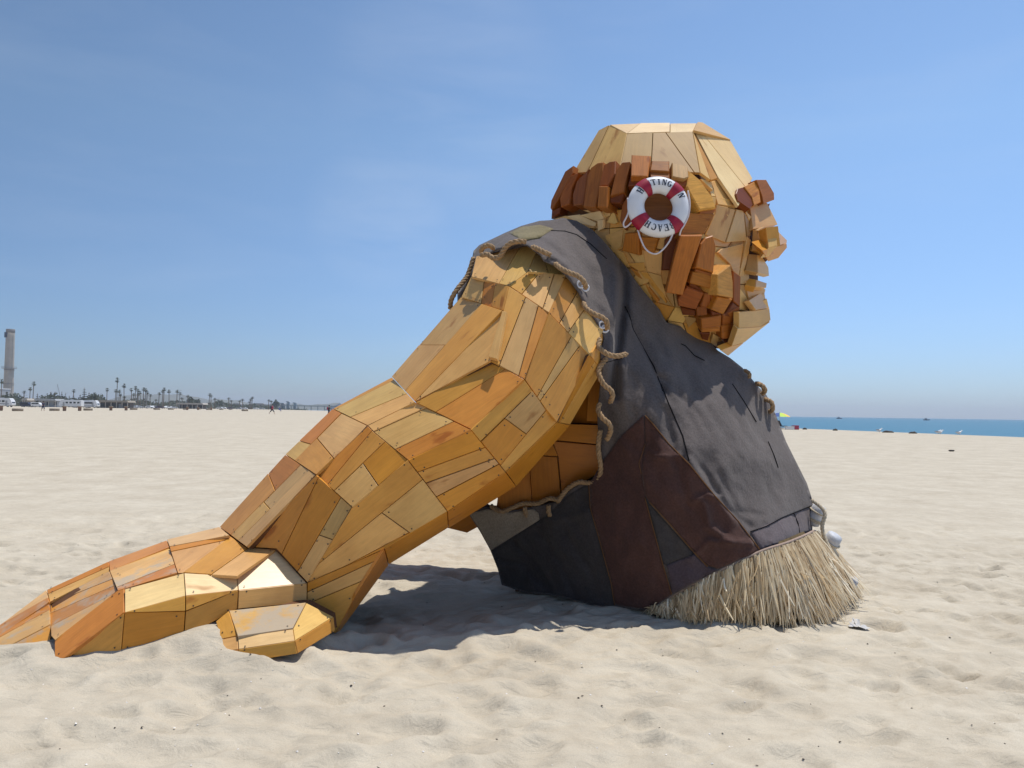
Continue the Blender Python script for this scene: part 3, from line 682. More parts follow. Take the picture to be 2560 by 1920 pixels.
# temple, cheek, face panels
for pts, col, pr in (
    (C1((1425, 570), (1482, 540), (1640, 772), (1480, 752)), TAN, .02), (C1((1470, 750), (1625, 792), (1540, 1062), (1380, 1000), (1455, 830)), TAN, .02),
    (C1((1632, 788), (1690, 800), (1715, 1050), (1545, 1062)), BIRCH, .03), (C1((1510, 1110), (1690, 1066), (1650, 1335), (1600, 1290), (1580, 1240), (1480, 1140)), TAN, .03),
    (C1((1690, 806), (1735, 880), (1748, 1010), (1722, 1010)), PALE, .03), (C1((1718, 1008), (1752, 1040), (1690, 1335), (1652, 1335)), BIRCH, .035),
    (C1((1700, 800), (1755, 850), (1735, 890)), TAN, .04), (C1((1335, 540), (1430, 560), (1440, 640)), BIRCH, .03),
    (C1((560, 1000), (710, 950), (700, 1090), (640, 1140), (560, 1030)), TAN, .02), (C1((570, 900), (630, 790), (665, 900), (640, 915)), BIRCH, .02),
    (C1((355, 840), (520, 800), (555, 870), (490, 890)), SUNLIT, .03), (C1((250, 845), (350, 830), (490, 900), (480, 935), (330, 905)), SUNLIT, .03), (C1((495, 880), (550, 870), (545, 950), (500, 975)), SUNLIT, .04),
    (C1((150, 868), (240, 840), (350, 860), (300, 900)), BIRCH, .02), (C1((380, 800), (620, 780), (600, 850), (540, 860)), BIRCH, .01),
    (C1((590, 1090), (710, 1140), (760, 1260), (720, 1240)), TAN, .02), (C1((730, 1230), (880, 1220), (890, 1290), (840, 1300)), HONEY, .02), (C1((860, 1110), (1030, 1130), (1020, 1330), (900, 1300)), TAN, .02),
    (C1((840, 1300), (900, 1300), (1040, 1480), (1060, 1560)), HONEY, .02), (C1((900, 1300), (1020, 1330), (1060, 1500), (1110, 1590)), TAN, .025), (C1((760, 1260), (830, 1300), (1000, 1540), (980, 1560)), ORANGE, .02),
    (C2((1200, 1010), (1320, 1030), (1240, 1110)), PALE, .02), 
    (C2((1660, 780), (1720, 860), (1730, 970), (1650, 960)), BIRCH, .03), (C2((1700, 720), (1800, 760), (1870, 790), (1850, 870), (1730, 880)), TAN, .03),
    (C2((1800, 910), (1880, 865), (1898, 950), (1880, 1000), (1780, 950)), TAN, .06), (C2((1440, 1150), (1490, 1180), (1470, 1260), (1420, 1230)), PALE, .03)):
    hb(pts, col, proud=pr, tilt=.04)
# eyebrow, nose, lips
hb(C1((1640, 620), (1700, 605), (1765, 700), (1770, 750), (1740, 790), (1640, 720), (1628, 660)), MAHOG, M_BEAM, .14, .16, 'eyebrow_block', shift=(.03, 0, 0))
hb(C1((1690, 605), (1775, 565), (1815, 620), (1830, 735), (1775, 760), (1755, 690)), ORANGE, M_BEAM, .16, .2, 'eyebrow_block')
hb(C1((1790, 548), (1872, 548), (1938, 660), (1940, 715), (1850, 750), (1838, 680)), RUST, M_BEAM, .05, .2, 'eyebrow_block', dep=[6.7, 6.78, 6.85, 6.85, 6.7, 6.66])
hb(C1((1860, 770), (1905, 740), (1890, 800)), MAHOG, M_BEAM, .02, .1, 'eyebrow_block')
hb(C1((1735, 742), (1880, 735), (1968, 915), (1870, 940), (1765, 955)), GREY, None, 0, .08, 'nose_bridge', dep=[6.64, 6.86, 6.84, 6.70, 6.58])
hb(C1((1760, 950), (1800, 960), (1835, 1110), (1750, 1130)), TAN, None, 0, .06, 'nose_panel', dep=[6.62, 6.56, 6.58, 6.64])
hb(C1((1762, 945), (1870, 930), (1800, 965)), PALE, None, 0, .05, 'nose_panel', dep=[6.66, 6.66, 6.56])
hb(C1((1800, 965), (1870, 935), (1890, 1105), (1840, 1125)), HONEY, None, 0, .12, 'nose_panel', dep=[6.56, 6.48, 6.46, 6.58])
hb(C1((1870, 938), (1952, 950), (1966, 1088), (1890, 1105)), BIRCH, None, 0, .16, 'nose_panel', dep=[6.52, 6.54, 6.46, 6.44])
hb(C1((1952, 950), (2042, 1042), (2040, 1070), (1966, 1090)), HONEY, None, 0, .12, 'nose_panel', dep=[6.56, 6.86, 6.86, 6.48])
hb(C1((1840, 1128), (1966, 1092), (2042, 1072), (2044, 1100), (1970, 1190), (1890, 1218)), AMBER, None, 0, .12, 'nose_panel', dep=[6.6, 6.48, 6.84, 6.88, 6.8, 6.7])
hb(C1((1735, 1130), (1835, 1120), (1880, 1170), (1800, 1160)), HONEY, None, 0, .05, 'nose_panel', dep=[6.66, 6.62, 6.7, 6.7])
hb(C1((1725, 1150), (1800, 1158), (1805, 1310), (1700, 1288)), PALE, None, 0, .05, 'upper_lip', dep=[6.62, 6.64, 6.56, 6.56])
hb(C1((1800, 1158), (1835, 1165), (1892, 1262), (1897, 1335), (1805, 1312)), BIRCH, None, 0, .05, 'upper_lip', dep=[6.64, 6.70, 6.80, 6.78, 6.58])
hb(C2((1730, 880), (1855, 798), (1868, 870), (1900, 945), (1790, 962)), BIRCH, None, 0, .05, 'chin_panel', dep=[6.58, 6.88, 6.90, 6.94, 6.62])
hb(C2((1650, 975), (1790, 960), (1900, 945), (1910, 1045), (1830, 1095), (1650, 1110)), TAN, None, 0, .05, 'chin_panel', dep=[6.48, 6.62, 6.94, 6.96, 6.80, 6.50])
hb(C2((1640, 1110), (1830, 1095), (1905, 1055), (1690, 1228), (1590, 1255)), BIRCH, None, 0, .05, 'chin_panel', dep=[6.50, 6.80, 6.98, 6.92, 6.62])
hb(C2((1590, 1255), (1690, 1228), (1560, 1335), (1500, 1290)), HONEY, None, 0, .05, 'chin_panel', dep=[6.62, 6.92, 6.94, 6.66])
hb(C1((1700, 1345), (1790, 1360), (1785, 1425), (1700, 1405)), HONEY, None, 0, .06, 'lower_lip', dep=[6.66, 6.66, 6.58, 6.60]); hb(C1((1790, 1360), (1880, 1390), (1875, 1430), (1785, 1425)), TAN, None, 0, .06, 'lower_lip', dep=[6.66, 6.78, 6.76, 6.58])
# hair blocks round the back of the head
blk = lambda pts, col, pr, th=.16, nm='hair_block', sh=(0, 0, 0): hb(pts, vary(col, .12)[:3], M_BEAM, pr, th, nm, tilt=.045, gap=.002, cham=.007, shift=sh)
blk(C1((302, 432), (302, 490), (215, 650), (125, 800), (112, 780), (120, 720), (235, 480)), CEDAR, .06)
blk(C1((125, 800), (200, 770), (190, 830), (120, 870)), MAHOG, .05)
blk(C1((345, 490), (290, 620), (275, 750), (200, 775), (190, 700), (215, 640), (285, 515)), CEDAR, .09)
blk(C1((430, 458), (412, 560), (385, 750), (300, 762), (295, 680), (330, 560)), CEDAR, .11)
blk(C1((547, 405), (547, 480), (480, 780), (380, 775), (415, 520), (445, 450), (500, 410)), RUST, .13)
blk(C1((650, 393), (645, 500), (585, 600), (510, 600), (550, 430), (600, 400)), CEDAR, .12); blk(C1((510, 600), (585, 600), (578, 778), (495, 775)), RUST, .15)
blk(C1((765, 400), (740, 560), (720, 650), (600, 685), (650, 470), (700, 405)), CEDAR, .13); blk(C1((600, 685), (720, 650), (690, 745), (600, 742)), MAHOG, .11)
blk(C1((775, 345), (937, 353), (912, 525), (770, 520)), RUST, .22); blk(C1((768, 520), (900, 528), (870, 600), (745, 600)), MAHOG, .15)
blk(C1((940, 392), (1087, 395), (1087, 485), (925, 475)), RUST, .20); blk(C1((920, 478), (1087, 488), (1090, 540), (930, 540)), CEDAR, .18)
blk(C1((1105, 408), (1238, 440), (1245, 530), (1205, 545), (1105, 525)), GREY, .18); blk(C1((1100, 530), (1245, 535), (1215, 610), (1110, 570)), CEDAR, .14)
hb(C1((1245, 470), (1335, 545), (1440, 690), (1470, 780), (1330, 800), (1240, 640), (1225, 600)), HONEY, M_BEAM, .16, .16, 'ear', cham=.01); hb(C1((1330, 802), (1470, 782), (1440, 840), (1330, 850)), RUST, M_BEAM, .12, .14, 'ear')
hb(C1((900, 640), (1090, 640), (1150, 780), (1080, 900), (900, 900), (850, 770)), (.26, .10, .03), M_BEAM, .10, .12, 'ear')
blk(C1((700, 740), (800, 620), (780, 860), (720, 960), (680, 880)), CEDAR, .08); blk(C1((720, 985), (835, 975), (840, 1170), (695, 1130)), DKOR, .08); blk(C1((840, 1010), (1000, 1020), (960, 1150), (850, 1120)), DKOR, .05)
# beard blocks
bb = lambda pts, col, pr, th=.2, sh=(0, 0, 0): blk(pts, col, pr, th, 'beard_block', sh)
bb(C1((1120, 960), (1190, 950), (1100, 1290), (1020, 1290), (1050, 1040)), MAHOG, .06)
bb(C1((1245, 815), (1458, 828), (1370, 990), (1340, 1012), (1170, 1005)), RUST, .14, sh=(.03, 0, 0)); bb(C1((1172, 1000), (1358, 1000), (1300, 1165), (1245, 1320), (1195, 1492), (1058, 1470), (1105, 1262)), RUST, .22, .26, sh=(.05, 0, 0))
bb(C1((1380, 1020), (1440, 1000), (1468, 1090), (1445, 1310), (1300, 1262), (1340, 1070)), RUST, .18, .2, sh=(.02, 0, 0)); bb(C1((1300, 1268), (1440, 1312), (1435, 1345), (1290, 1300)), CEDAR, .16)
bb(C1((1275, 1298), (1345, 1300), (1445, 1335), (1450, 1450), (1250, 1395)), RUST, .16)
bb(C1((1475, 1320), (1585, 1240), (1605, 1380), (1605, 1515), (1480, 1490)), HONEY, .24, .26); bb(C1((1480, 1498), (1603, 1520), (1525, 1650), (1425, 1610)), DKOR, .19)
bb(C1((1605, 1290), (1668, 1335), (1662, 1590), (1608, 1545)), CEDAR, .13); bb(C1((1608, 1548), (1662, 1592), (1650, 1700), (1530, 1660)), MAHOG, .12)
bb(C2((1225, 765), (1370, 825), (1300, 960), (1155, 930), (1150, 870)), CEDAR, .12); bb(C2((1372, 825), (1425, 815), (1420, 945), (1340, 935)), CEDAR, .13)
bb(C2((1340, 1030), (1512, 1005), (1505, 1100), (1345, 1110)), CEDAR, .14); bb(C2((1345, 1105), (1500, 1098), (1500, 1140), (1345, 1145)), RUST, .12)
bb(C2((1505, 1090), (1652, 1060), (1640, 1190), (1510, 1200)), RUST, .12); bb(C2((1520, 1000), (1660, 930), (1650, 1062), (1520, 1088)), CEDAR, .13)
bb(C2((1300, 935), (1395, 920), (1395, 1005), (1305, 1015)), CEDAR, .10); bb(C2((1170, 935), (1300, 965), (1300, 1010), (1190, 1005)), MAHOG, .08); bb(C2((1430, 960), (1525, 1000), (1515, 1020), (1430, 1030)), MAHOG, .10)
bb(C2((1250, 740), (1300, 745), (1370, 820), (1240, 770)), CEDAR, .09); bb(C2((1440, 650), (1475, 690), (1475, 840), (1430, 960), (1420, 820)), CEDAR, .12)
bb(C2((1330, 1140), (1420, 1150), (1400, 1215), (1350, 1200)), MAHOG, .06); bb(C2((1510, 1200), (1600, 1195), (1540, 1240)), MAHOG, .06)

# ---- torso (wood seen through the arm hole) and the far arm
torso = part('torso', bpy.data.meshes.new('torso'), M_FRAME); ft = []
fo = lambda pts, D, col: facet(torso, ft, [nd(p, d) for p, d in zip(pts, D)], (), colors=[col], screws=False)
C4 = lambda *p: [c4(u, v) for u, v in p]
fo(C4((1880, 780), (2080, 720), (2070, 1080), (1790, 1070)), [6.62, 6.45, 6.5, 6.68], DKOR); fo(C4((1960, 800), (2070, 700), (2060, 1060), (1945, 1060)), [6.5, 6.42, 6.46, 6.52], ORANGE)
fo(C4((1660, 1070), (2060, 1085), (2050, 1225), (1700, 1192), (1640, 1200)), [6.64, 6.46, 6.48, 6.58, 6.66], ORANGE)
fo(C4((1705, 1198), (2060, 1230), (2050, 1420), (1870, 1520), (1770, 1590), (1745, 1310)), [6.6, 6.5, 6.54, 6.66, 6.72, 6.62], DKOR)
fo(C4((1500, 1230), (1700, 1198), (1742, 1308), (1590, 1300), (1480, 1360)), [6.76, 6.62, 6.62, 6.7, 6.78], ORANGE)
fo(C4((1590, 1303), (1738, 1310), (1765, 1590), (1560, 1660), (1545, 1380)), [6.7, 6.62, 6.72, 6.8, 6.76], DKOR)
fo(C4((1330, 1480), (1545, 1370), (1560, 1680), (1300, 1700)), [6.9, 6.78, 6.82, 6.95], ORANGE)
fo(C4((900, 1800), (1200, 1640), (1340, 1720), (1100, 1850)), [7.7, 7.5, 7.5, 7.7], DKOR)
bmh = bmesh.new()
for x, y, D in ((1330, 650, 6.75), (1480, 640, 6.75), (1560, 760, 6.7), (1440, 1000, 6.75), (1350, 1200, 6.95), (1280, 1400, 7.05), (1700, 1000, 6.7), (1850, 1100, 6.8), (1900, 1400, 6.7), (1650, 1400, 6.55), (1500, 1430, 6.8), (1720, 880, 6.8)):
    p = P(x, y, D); bmh.verts.new(p); bmh.verts.new((p.x, 14.1 - p.y, p.z))
for x, D in ((1300, 7.0), (1700, 6.6), (1950, 6.8)):
    p = G(x, D, -.1); bmh.verts.new(p); bmh.verts.new((p.x, 14.1 - p.y, p.z))
bmesh.ops.convex_hull(bmh, input=bmh.verts)
bmesh.ops.delete(bmh, geom=[v for v in bmh.verts if not v.link_faces], context='VERTS')
tm = frame_mesh(ft, [], None); bmh.from_mesh(tm); bmh.to_mesh(tm); bmh.free(); torso.data = tm; tm.materials.append(M_FRAME)
# the other arm, leaning back on the far side
fa = MB(); far = [P(1420, 800, 7.75), P(1130, 1080, 8.1), P(700, 1405, 8.2)]
far[2].z = .12
fa.tube([far[0], far[1], far[2], far[2] + Vector((-.9, -.05, -.1))], [.42, .42, .36, .18], 8)
fao = part('arm', None, None) if False else fa.build('arm', M_PLY, GI, fix=True)
fao.matrix_parent_inverse = Matrix.Translation(-Vector(GI.location)); fao.color = (*ORANGE, 1)

# ---- shirt
SD0 = TPS([(1625, 1520, 6.16), (1500, 1510, 6.38), (1350, 1480, 6.74), (1255, 1460, 7.0), (1790, 1430, 6.03), (1960, 1350, 6.32), (2031, 1330, 6.92), (2033, 1290, 6.98), (2012, 1200, 6.98), (1978, 1120, 6.98),
           (1942, 1060, 6.98), (1922, 1000, 6.98), (1880, 930, 6.98), (1820, 885, 6.98), (1740, 845, 6.92), (1700, 822, 6.78), (1800, 1200, 6.08), (1650, 1200, 6.02), (1600, 1350, 6.08), (1700, 1050, 6.14), (1800, 1050, 6.30),
           (1560, 1000, 6.12), (1580, 850, 6.34), (1640, 900, 6.36), (1720, 930, 6.44), (1900, 1250, 6.36), (1900, 1130, 6.52), (1600, 740, 6.56), (1540, 650, 6.58), (1510, 600, 6.64), (1440, 553, 6.84), (1380, 548, 6.86), (1300, 570, 6.76),
           (1220, 615, 6.66), (1180, 670, 6.62), (1135, 765, 6.60), (1500, 890, 6.02), (1490, 800, 6.06), (1455, 740, 6.02), (1420, 690, 6.0), (1350, 625, 6.12), (1290, 612, 6.22), (1230, 640, 6.36),
           (1505, 1000, 6.24), (1495, 1150, 6.36), (1400, 1240, 6.62), (1300, 1290, 6.80), (1180, 1275, 6.95), (1230, 1380, 6.98), (1400, 1380, 6.52), (1440, 640, 6.30), (1500, 720, 6.26), (1700, 1380, 6.04)], 2e-3)
FOLDS = [([c2(690, 600), c2(725, 700), c2(715, 900), c2(672, 1200), c2(650, 1400), c2(640, 1650)], 11, .10), ([c2(640, 620), c2(660, 900), c2(640, 1150), c2(600, 1300)], 12, -.03), ([c2(740, 950), c2(800, 1130), c2(900, 1320), c2(1040, 1620)], 5, .022),
         ([c2(800, 900), c2(900, 1150), c2(1050, 1450)], 18, -.02), ([c3(760, 300), c3(880, 290), c3(960, 330), c3(1050, 420)], 7, .03), ([c3(880, 400), c3(900, 440), c3(1010, 470), c3(1100, 540)], 6, .035),
         ([c3(640, 240), c3(740, 285), c3(850, 265)], 6, .03), ([c3(1100, 300), c3(1300, 600), c3(1380, 900)], 12, .02), ([c3(1000, 420), c3(1200, 640)], 10, -.02),
         ([c7(1250, 380), c7(1350, 520), c7(1480, 700)], 10, -.015), ([c7(1330, 600), c7(1350, 720), c7(1460, 790)], 8, -.025), ([c7(1270, 870), c7(1350, 790), c7(1560, 800)], 7, -.02), ([c7(1050, 340), c7(1090, 370), c7(1200, 360)], 7, -.018),
         ([c7(1270, 590), c7(1340, 560), c7(1400, 570)], 7, -.018), ([c7(1400, 450), c7(1500, 640), c7(1620, 660)], 8, .014), ([c7(1320, 420), c7(1440, 620), c7(1560, 720)], 7, .016), ([c7(1130, 120), c7(1200, 420), c7(1250, 620)], 9, .015),
         ([c7(560, 690), c7(700, 660), c7(740, 640)], 8, -.02), ([c7(300, 880), c7(420, 900), c7(520, 1010)], 9, .03), ([c7(380, 800), c7(480, 900), c7(560, 1020)], 9, .03), ([c7(500, 740), c7(600, 880), c7(680, 1060)], 11, .025), ([c7(640, 760), c7(740, 900), c7(820, 1080)], 10, .02),
         ([c7(1780, 660), c7(1800, 720), c7(1810, 770)], 4, .02), ([c7(1650, 760), c7(1660, 830)], 4, .02), ([c2(1180, 1230), c2(1240, 1290), c2(1370, 1370)], 8, -.015), ([c2(1000, 1500), c2(1100, 1560), c2(1200, 1700)], 7, .012)]
def SD(X, Y):
    X = np.atleast_1d(np.asarray(X, float)); Y = np.atleast_1d(np.asarray(Y, float)); D = SD0(X, Y)
    for pl, wd, a in FOLDS: D = D + 1.35 * a * np.exp(-(polydist(pl, X, Y) / wd) ** 2)
    edge = np.clip((6.98 - D) / .25, 0, 1)
    wr = perlin(X / 46 + 3, Y / 90) * .040 + perlin(X / 26 + 11, Y / 60 + 5) * .015 + perlin((X + Y) / 60, (X - Y) / 24) * .009 + perlin((X - Y * .6) / 26 + 40, (X * .6 + Y) / 90) * .018
    return np.minimum(D + wr * edge, 6.999)
shirt_outline = [c3(340, 320), c3(560, 215), c3(700, 155), c3(860, 110), c3(950, 105), c3(1060, 85), c3(1180, 110), c3(1320, 190), c3(1400, 270), c3(1480, 360), c3(1640, 560), c3(1760, 720), c3(1900, 880)] + \
    [c2(1060, 1060), c2(1240, 1110), c2(1400, 1200), c2(1480, 1290), c2(1580, 1350), c2(1680, 1430), c2(1780, 1550), c2(1860, 1640)] + \
    [c7(1620, 20), c7(1655, 80), c7(1690, 160), c7(1740, 290), c7(1800, 410), c7(1845, 500), c7(1868, 570), c7(1875, 610), c7(1872, 740), c7(1740, 795), c7(1610, 838), c7(1400, 935), c7(1165, 1062), c7(1045, 1140), c7(900, 1125), c7(800, 1120), c7(660, 1085), c7(560, 1060), c7(430, 1050), c7(310, 1010), c7(290, 930), c7(255, 840), c7(200, 740), c7(142, 650)] + \
    [c7(230, 622), c7(350, 640), c7(480, 615), c7(590, 590), c7(640, 545), c7(715, 492), c7(790, 480), c7(805, 420), c7(785, 340), c7(795, 260), c7(790, 150), c7(800, 60)] + \
    [c3(1380, 1560), c3(1400, 1400), c3(1390, 1230), c3(1420, 1130), c3(1400, 1060), c3(1340, 960), c3(1260, 850), c3(1200, 720), c3(1110, 600), c3(1020, 500), c3(900, 450), c3(870, 400), c3(760, 320), c3(680, 300), c3(560, 340), c3(460, 370), c3(340, 470), c3(290, 560), c3(235, 640), c3(150, 830), c3(150, 740), c3(210, 620), c3(270, 470), c3(290, 370)]
so = field_mesh('shirt', shirt_outline, SD, 6, mirror=7.0, edge=8)
shirt = part('shirt', so, M_CLOTH)
md = shirt.modifiers.new('thickness', 'SOLIDIFY'); md.thickness = .012; md.offset = -1
shirt_o = shirt
def sub(name, me, m, parent=shirt):
    o = link(name, me, m, parent); o.matrix_parent_inverse = Matrix.Translation(-Vector(GI.location)) if False else Matrix.Identity(4)
    return o
def patch(pts, m, off=-.008):
    me = field_mesh('patch', pts, SD, 7, off=off); o = sub('patch', me, m); s = o.modifiers.new('thickness', 'SOLIDIFY'); s.thickness = .006; s.offset = -1; return o
C7 = lambda *p: [c7(u, v) for u, v in p]; C3 = lambda *p: [c3(u, v) for u, v in p]
patch(C7((255, 842), (500, 685), (560, 640), (640, 560), (745, 500), (750, 600), (800, 780), (860, 1000), (878, 1112), (800, 1112), (660, 1078), (560, 1052), (430, 1042), (312, 1004), (292, 930)), M_BLACK, -.006)
patch(C7((1030, 570), (1050, 600), (1280, 855), (1140, 912), (1120, 905), (1062, 690)), M_BLACK, -.006)
patch(C7((1025, 155), (1030, 300), (1010, 450), (1030, 570), (1062, 690), (1120, 905), (1165, 1058), (1045, 1132), (880, 1112), (860, 1000), (800, 780), (755, 620), (748, 510), (810, 400), (900, 270)), M_BROWN, -.012)
patch(C7((1030, 158), (1062, 190), (1150, 300), (1255, 405), (1380, 560), (1500, 690), (1610, 836), (1400, 930), (1345, 912), (1280, 850), (1160, 710), (1050, 590), (1030, 560), (1012, 450), (1032, 300)), M_BROWN, -.013)
patch(C7((1140, 912), (1280, 858), (1345, 920), (1395, 934), (1168, 1056)), M_PLUM, -.014)
patch(C7((1562, 742), (1720, 672), (1868, 612), (1866, 738), (1740, 790), (1612, 834)), M_ROSE, -.010)
patch(C7((148, 652), (235, 630), (350, 648), (470, 628), (495, 650), (500, 682), (330, 790), (256, 836), (205, 740)), M_BEIGE, -.016)
patch(C3((600, 215), (700, 162), (860, 145), (905, 155), (980, 178), (850, 262), (770, 272), (715, 278), (650, 245)), M_OLIVE, -.014)
def sline(pts, r, off):
    pts = resample(pts, 8, False); D = SD([p[0] for p in pts], [p[1] for p in pts]) + off
    return [P(p[0], p[1], d) for p, d in zip(pts, D)]
def seam(pts, m=M_SEAM, r=.0045, off=-.010, name='seam'):
    b = MB(); b.tube(sline(pts, r, off), r, 5); me = mesh(name, b.v, b.f, True); sub(name, me, m)
seam(C3((960, 195), (1080, 200), (1180, 230), (1300, 310), (1440, 440)), off=-.004)
seam(C2((725, 930), (760, 1000), (790, 1120), (880, 1280), (960, 1420), (1030, 1620)), r=.006, off=-.001); seam(C7((1110, 0), (1150, 100), (1220, 260), (1252, 385)), r=.006, off=-.001)
seam(C7((1470, 0), (1530, 90), (1590, 190)), off=-.004); seam(C7((1650, 290), (1680, 360), (1700, 420)), r=.005, off=-.004)
seam(C7((1562, 742), (1640, 715), (1720, 672), (1868, 612)), off=-.014); seam(C7((1778, 650), (1800, 700), (1812, 772)), off=-.014, r=.005)
seam(C7((1030, 158), (1062, 190), (1150, 300), (1255, 405), (1380, 560), (1500, 690), (1610, 836)), M_THREAD, .0045, -.016); seam(C7((748, 510), (755, 620), (800, 780), (860, 1000), (878, 1112)), M_THREAD, .0035, -.016)
seam(C7((1030, 570), (1062, 690), (1120, 905), (1165, 1058)), M_THREAD, .0035, -.016); seam(C7((1050, 590), (1160, 710), (1280, 850), (1345, 918)), M_THREAD, .004, -.017); seam(C7((1012, 450), (1000, 400), (1032, 300)), M_THREAD, .003, -.016)
seam(C2((1180, 1235), (1215, 1250), (1290, 1330), (1370, 1370)), r=.004, off=-.006); seam(C2((560, 1390), (700, 1350)), r=.003, off=-.004)
# rope laced through the edge
def rope(path, r, parent, m=M_ROPE, name='lacing_rope', pitch=5.2):
    path = smooth_path(path, 10); n = 3; b = MB(); Ls = [0]
    for a, c in zip(path[:-1], path[1:]): Ls.append(Ls[-1] + (c - a).length)
    tot = Ls[-1]; k = max(8, int(tot / (r * .55))); pts = []
    j = 0
    for i in range(k + 1):
        s = tot * i / k
        while j < len(Ls) - 2 and Ls[j + 1] < s: j += 1
        pts.append(path[j].lerp(path[j + 1], min(1, (s - Ls[j]) / max(1e-6, Ls[j + 1] - Ls[j]))))
    up = Vector((0, -1, 0)); frs = []
    for i, p in enumerate(pts):
        t = (pts[min(i + 1, k)] - pts[max(i - 1, 0)]).normalized(); a = (up - t * up.dot(t)).normalized(); frs.append((a, t.cross(a))); up = a
    for q_ in range(n):
        st = []
        for i, p in enumerate(pts):
            an = 2 * math.pi * q_ / n + (tot * i / k) / (r * pitch) * 2 * math.pi; st.append(p + (frs[i][0] * math.cos(an) + frs[i][1] * math.sin(an)) * r * .52)
        b.tube(st, r * .60, 6)
    me = mesh(name, b.v, b.f, True)
    return sub(name, me, m, parent) if parent else link(name, me, m)
def pr(f, pts): return [P(*f(u, v), D) for u, v, D in pts]
RR = .0195
rope(pr(c3, [(90, 870, 6.5), (95, 800, 6.45), (140, 715, 6.44), (195, 645, 6.48), (235, 590, 6.52), (262, 520, 6.54), (290, 430, 6.56)]), RR, shirt)
rope(pr(c3, [(350, 375, 6.30), (380, 335, 6.25), (425, 325, 6.22), (465, 350, 6.26)]), RR, shirt)
rope(pr(c3, [(355, 410, 6.22), (410, 400, 6.18), (460, 432, 6.16), (520, 415, 6.14), (560, 350, 6.12), (610, 305, 6.10), (680, 288, 6.08), (740, 290, 6.10)]), RR, shirt)
rope(pr(c3, [(800, 335, 6.10), (850, 355, 6.05), (905, 385, 6.02), (950, 405, 6.06)]), RR, shirt)
rope(pr(c3, [(995, 480, 6.03), (1050, 525, 5.98), (1120, 560, 5.95), (1195, 590, 5.93), (1240, 635, 5.92), (1262, 690, 5.97)]), RR, shirt)
rope(pr(c3, [(1240, 820, 6.02), (1265, 870, 5.97), (1330, 915, 5.93), (1400, 945, 5.92), (1440, 985, 5.92), (1445, 1045, 5.97)]), RR, shirt)
rope(pr(c3, [(1380, 1130, 6.02), (1370, 1190, 5.97), (1410, 1240, 5.93), (1470, 1272, 5.92), (1540, 1280, 5.93), (1612, 1262, 5.98)]), RR, shirt)
rope(pr(c3, [(1440, 1300, 6.05), (1400, 1345, 6.02), (1370, 1400, 6.0), (1385, 1470, 5.98), (1420, 1530, 5.98), (1470, 1570, 5.98), (1492, 1620, 5.99), (1470, 1680, 6.04)]), RR, shirt)
rope(pr(c4, [(2040, 930, 6.14), (2030, 980, 6.12), (2060, 1035, 6.10), (2105, 1075, 6.10), (2118, 1125, 6.12), (2090, 1190, 6.18)]), RR, shirt)
rope(pr(c4, [(2045, 1120, 6.24), (2030, 1220, 6.26), (2035, 1300, 6.28), (2048, 1390, 6.32), (2030, 1465, 6.36), (1970, 1495, 6.42), (1890, 1490, 6.48), (1815, 1535, 6.54), (1760, 1600, 6.58), (1745, 1630, 6.62)]), RR, shirt)
rope(pr(c7, [(600, 585, 6.58), (550, 575, 6.64), (490, 600, 6.70), (420, 600, 6.76), (370, 618, 6.78), (310, 640, 6.82), (255, 612, 6.88)]), RR, shirt)
rope(pr(c7, [(545, 610, 6.6), (548, 650, 6.62), (560, 665, 6.64)]), RR, shirt); rope(pr(c7, [(425, 620, 6.74), (435, 660, 6.76), (450, 655, 6.78)]), RR, shirt)
rope(pr(c2, [(1700, 1450, 6.85), (1735, 1475, 6.78), (1735, 1510, 6.8)]), RR * .8, shirt); rope(pr(c2, [(1795, 1555, 6.9), (1840, 1575, 6.8), (1862, 1615, 6.82), (1840, 1640, 6.9)]), RR, shirt); rope(pr(c7, [(1630, 75, 6.95), (1665, 90, 6.86), (1672, 125, 6.86), (1655, 140, 6.95)]), RR, shirt)
def eyelet(p, r=.026):
    b = MB(); b.tube([p + Vector((math.cos(a) * r, 0, math.sin(a) * r)) for a in np.linspace(0, 2 * math.pi, 17)], .008, 6, False); sub('eyelet', mesh('eyelet', b.v, b.f, True), M_EYE)
for u, v in ((1255, 690), (1425, 1045), (1215, 660), (1405, 1010)): x, y = c3(u, v); eyelet(P(x, y, float(SD(x, y)[0]) - .03))

# ---- straw skirt
TOP = smooth_path([P(*c7(1045, 1142), 6.20), P(*c7(1165, 1064), 6.14), P(*c7(1400, 938), 6.05), P(*c7(1610, 840), 6.08), P(*c7(1740, 797), 6.22), P(*c7(1830, 760), 6.45), P(*c7(1876, 738), 6.85), P(*c7(1880, 745), 7.3), P(*c7(1850, 760), 7.8)], 12)
BOT = smooth_path([P(*c7(1060, 1142), 6.17), P(*c7(1200, 1185), 6.05), P(*c7(1400, 1205), 5.98), P(*c7(1640, 1205), 5.94), P(*c7(1900, 1215), 5.98), P(*c7(2000, 1150), 6.30), P(*c7(2090, 1070), 6.85), P(*c7(2060, 1020), 7.35), P(*c7(1990, 985), 7.85)], 12)
def along(path, t):
    t = min(max(t, 0), .99999) * (len(path) - 1); i = int(t); return path[i].lerp(path[i + 1], t - i)
vs = []; fs = []; cols = []
NS = 3000
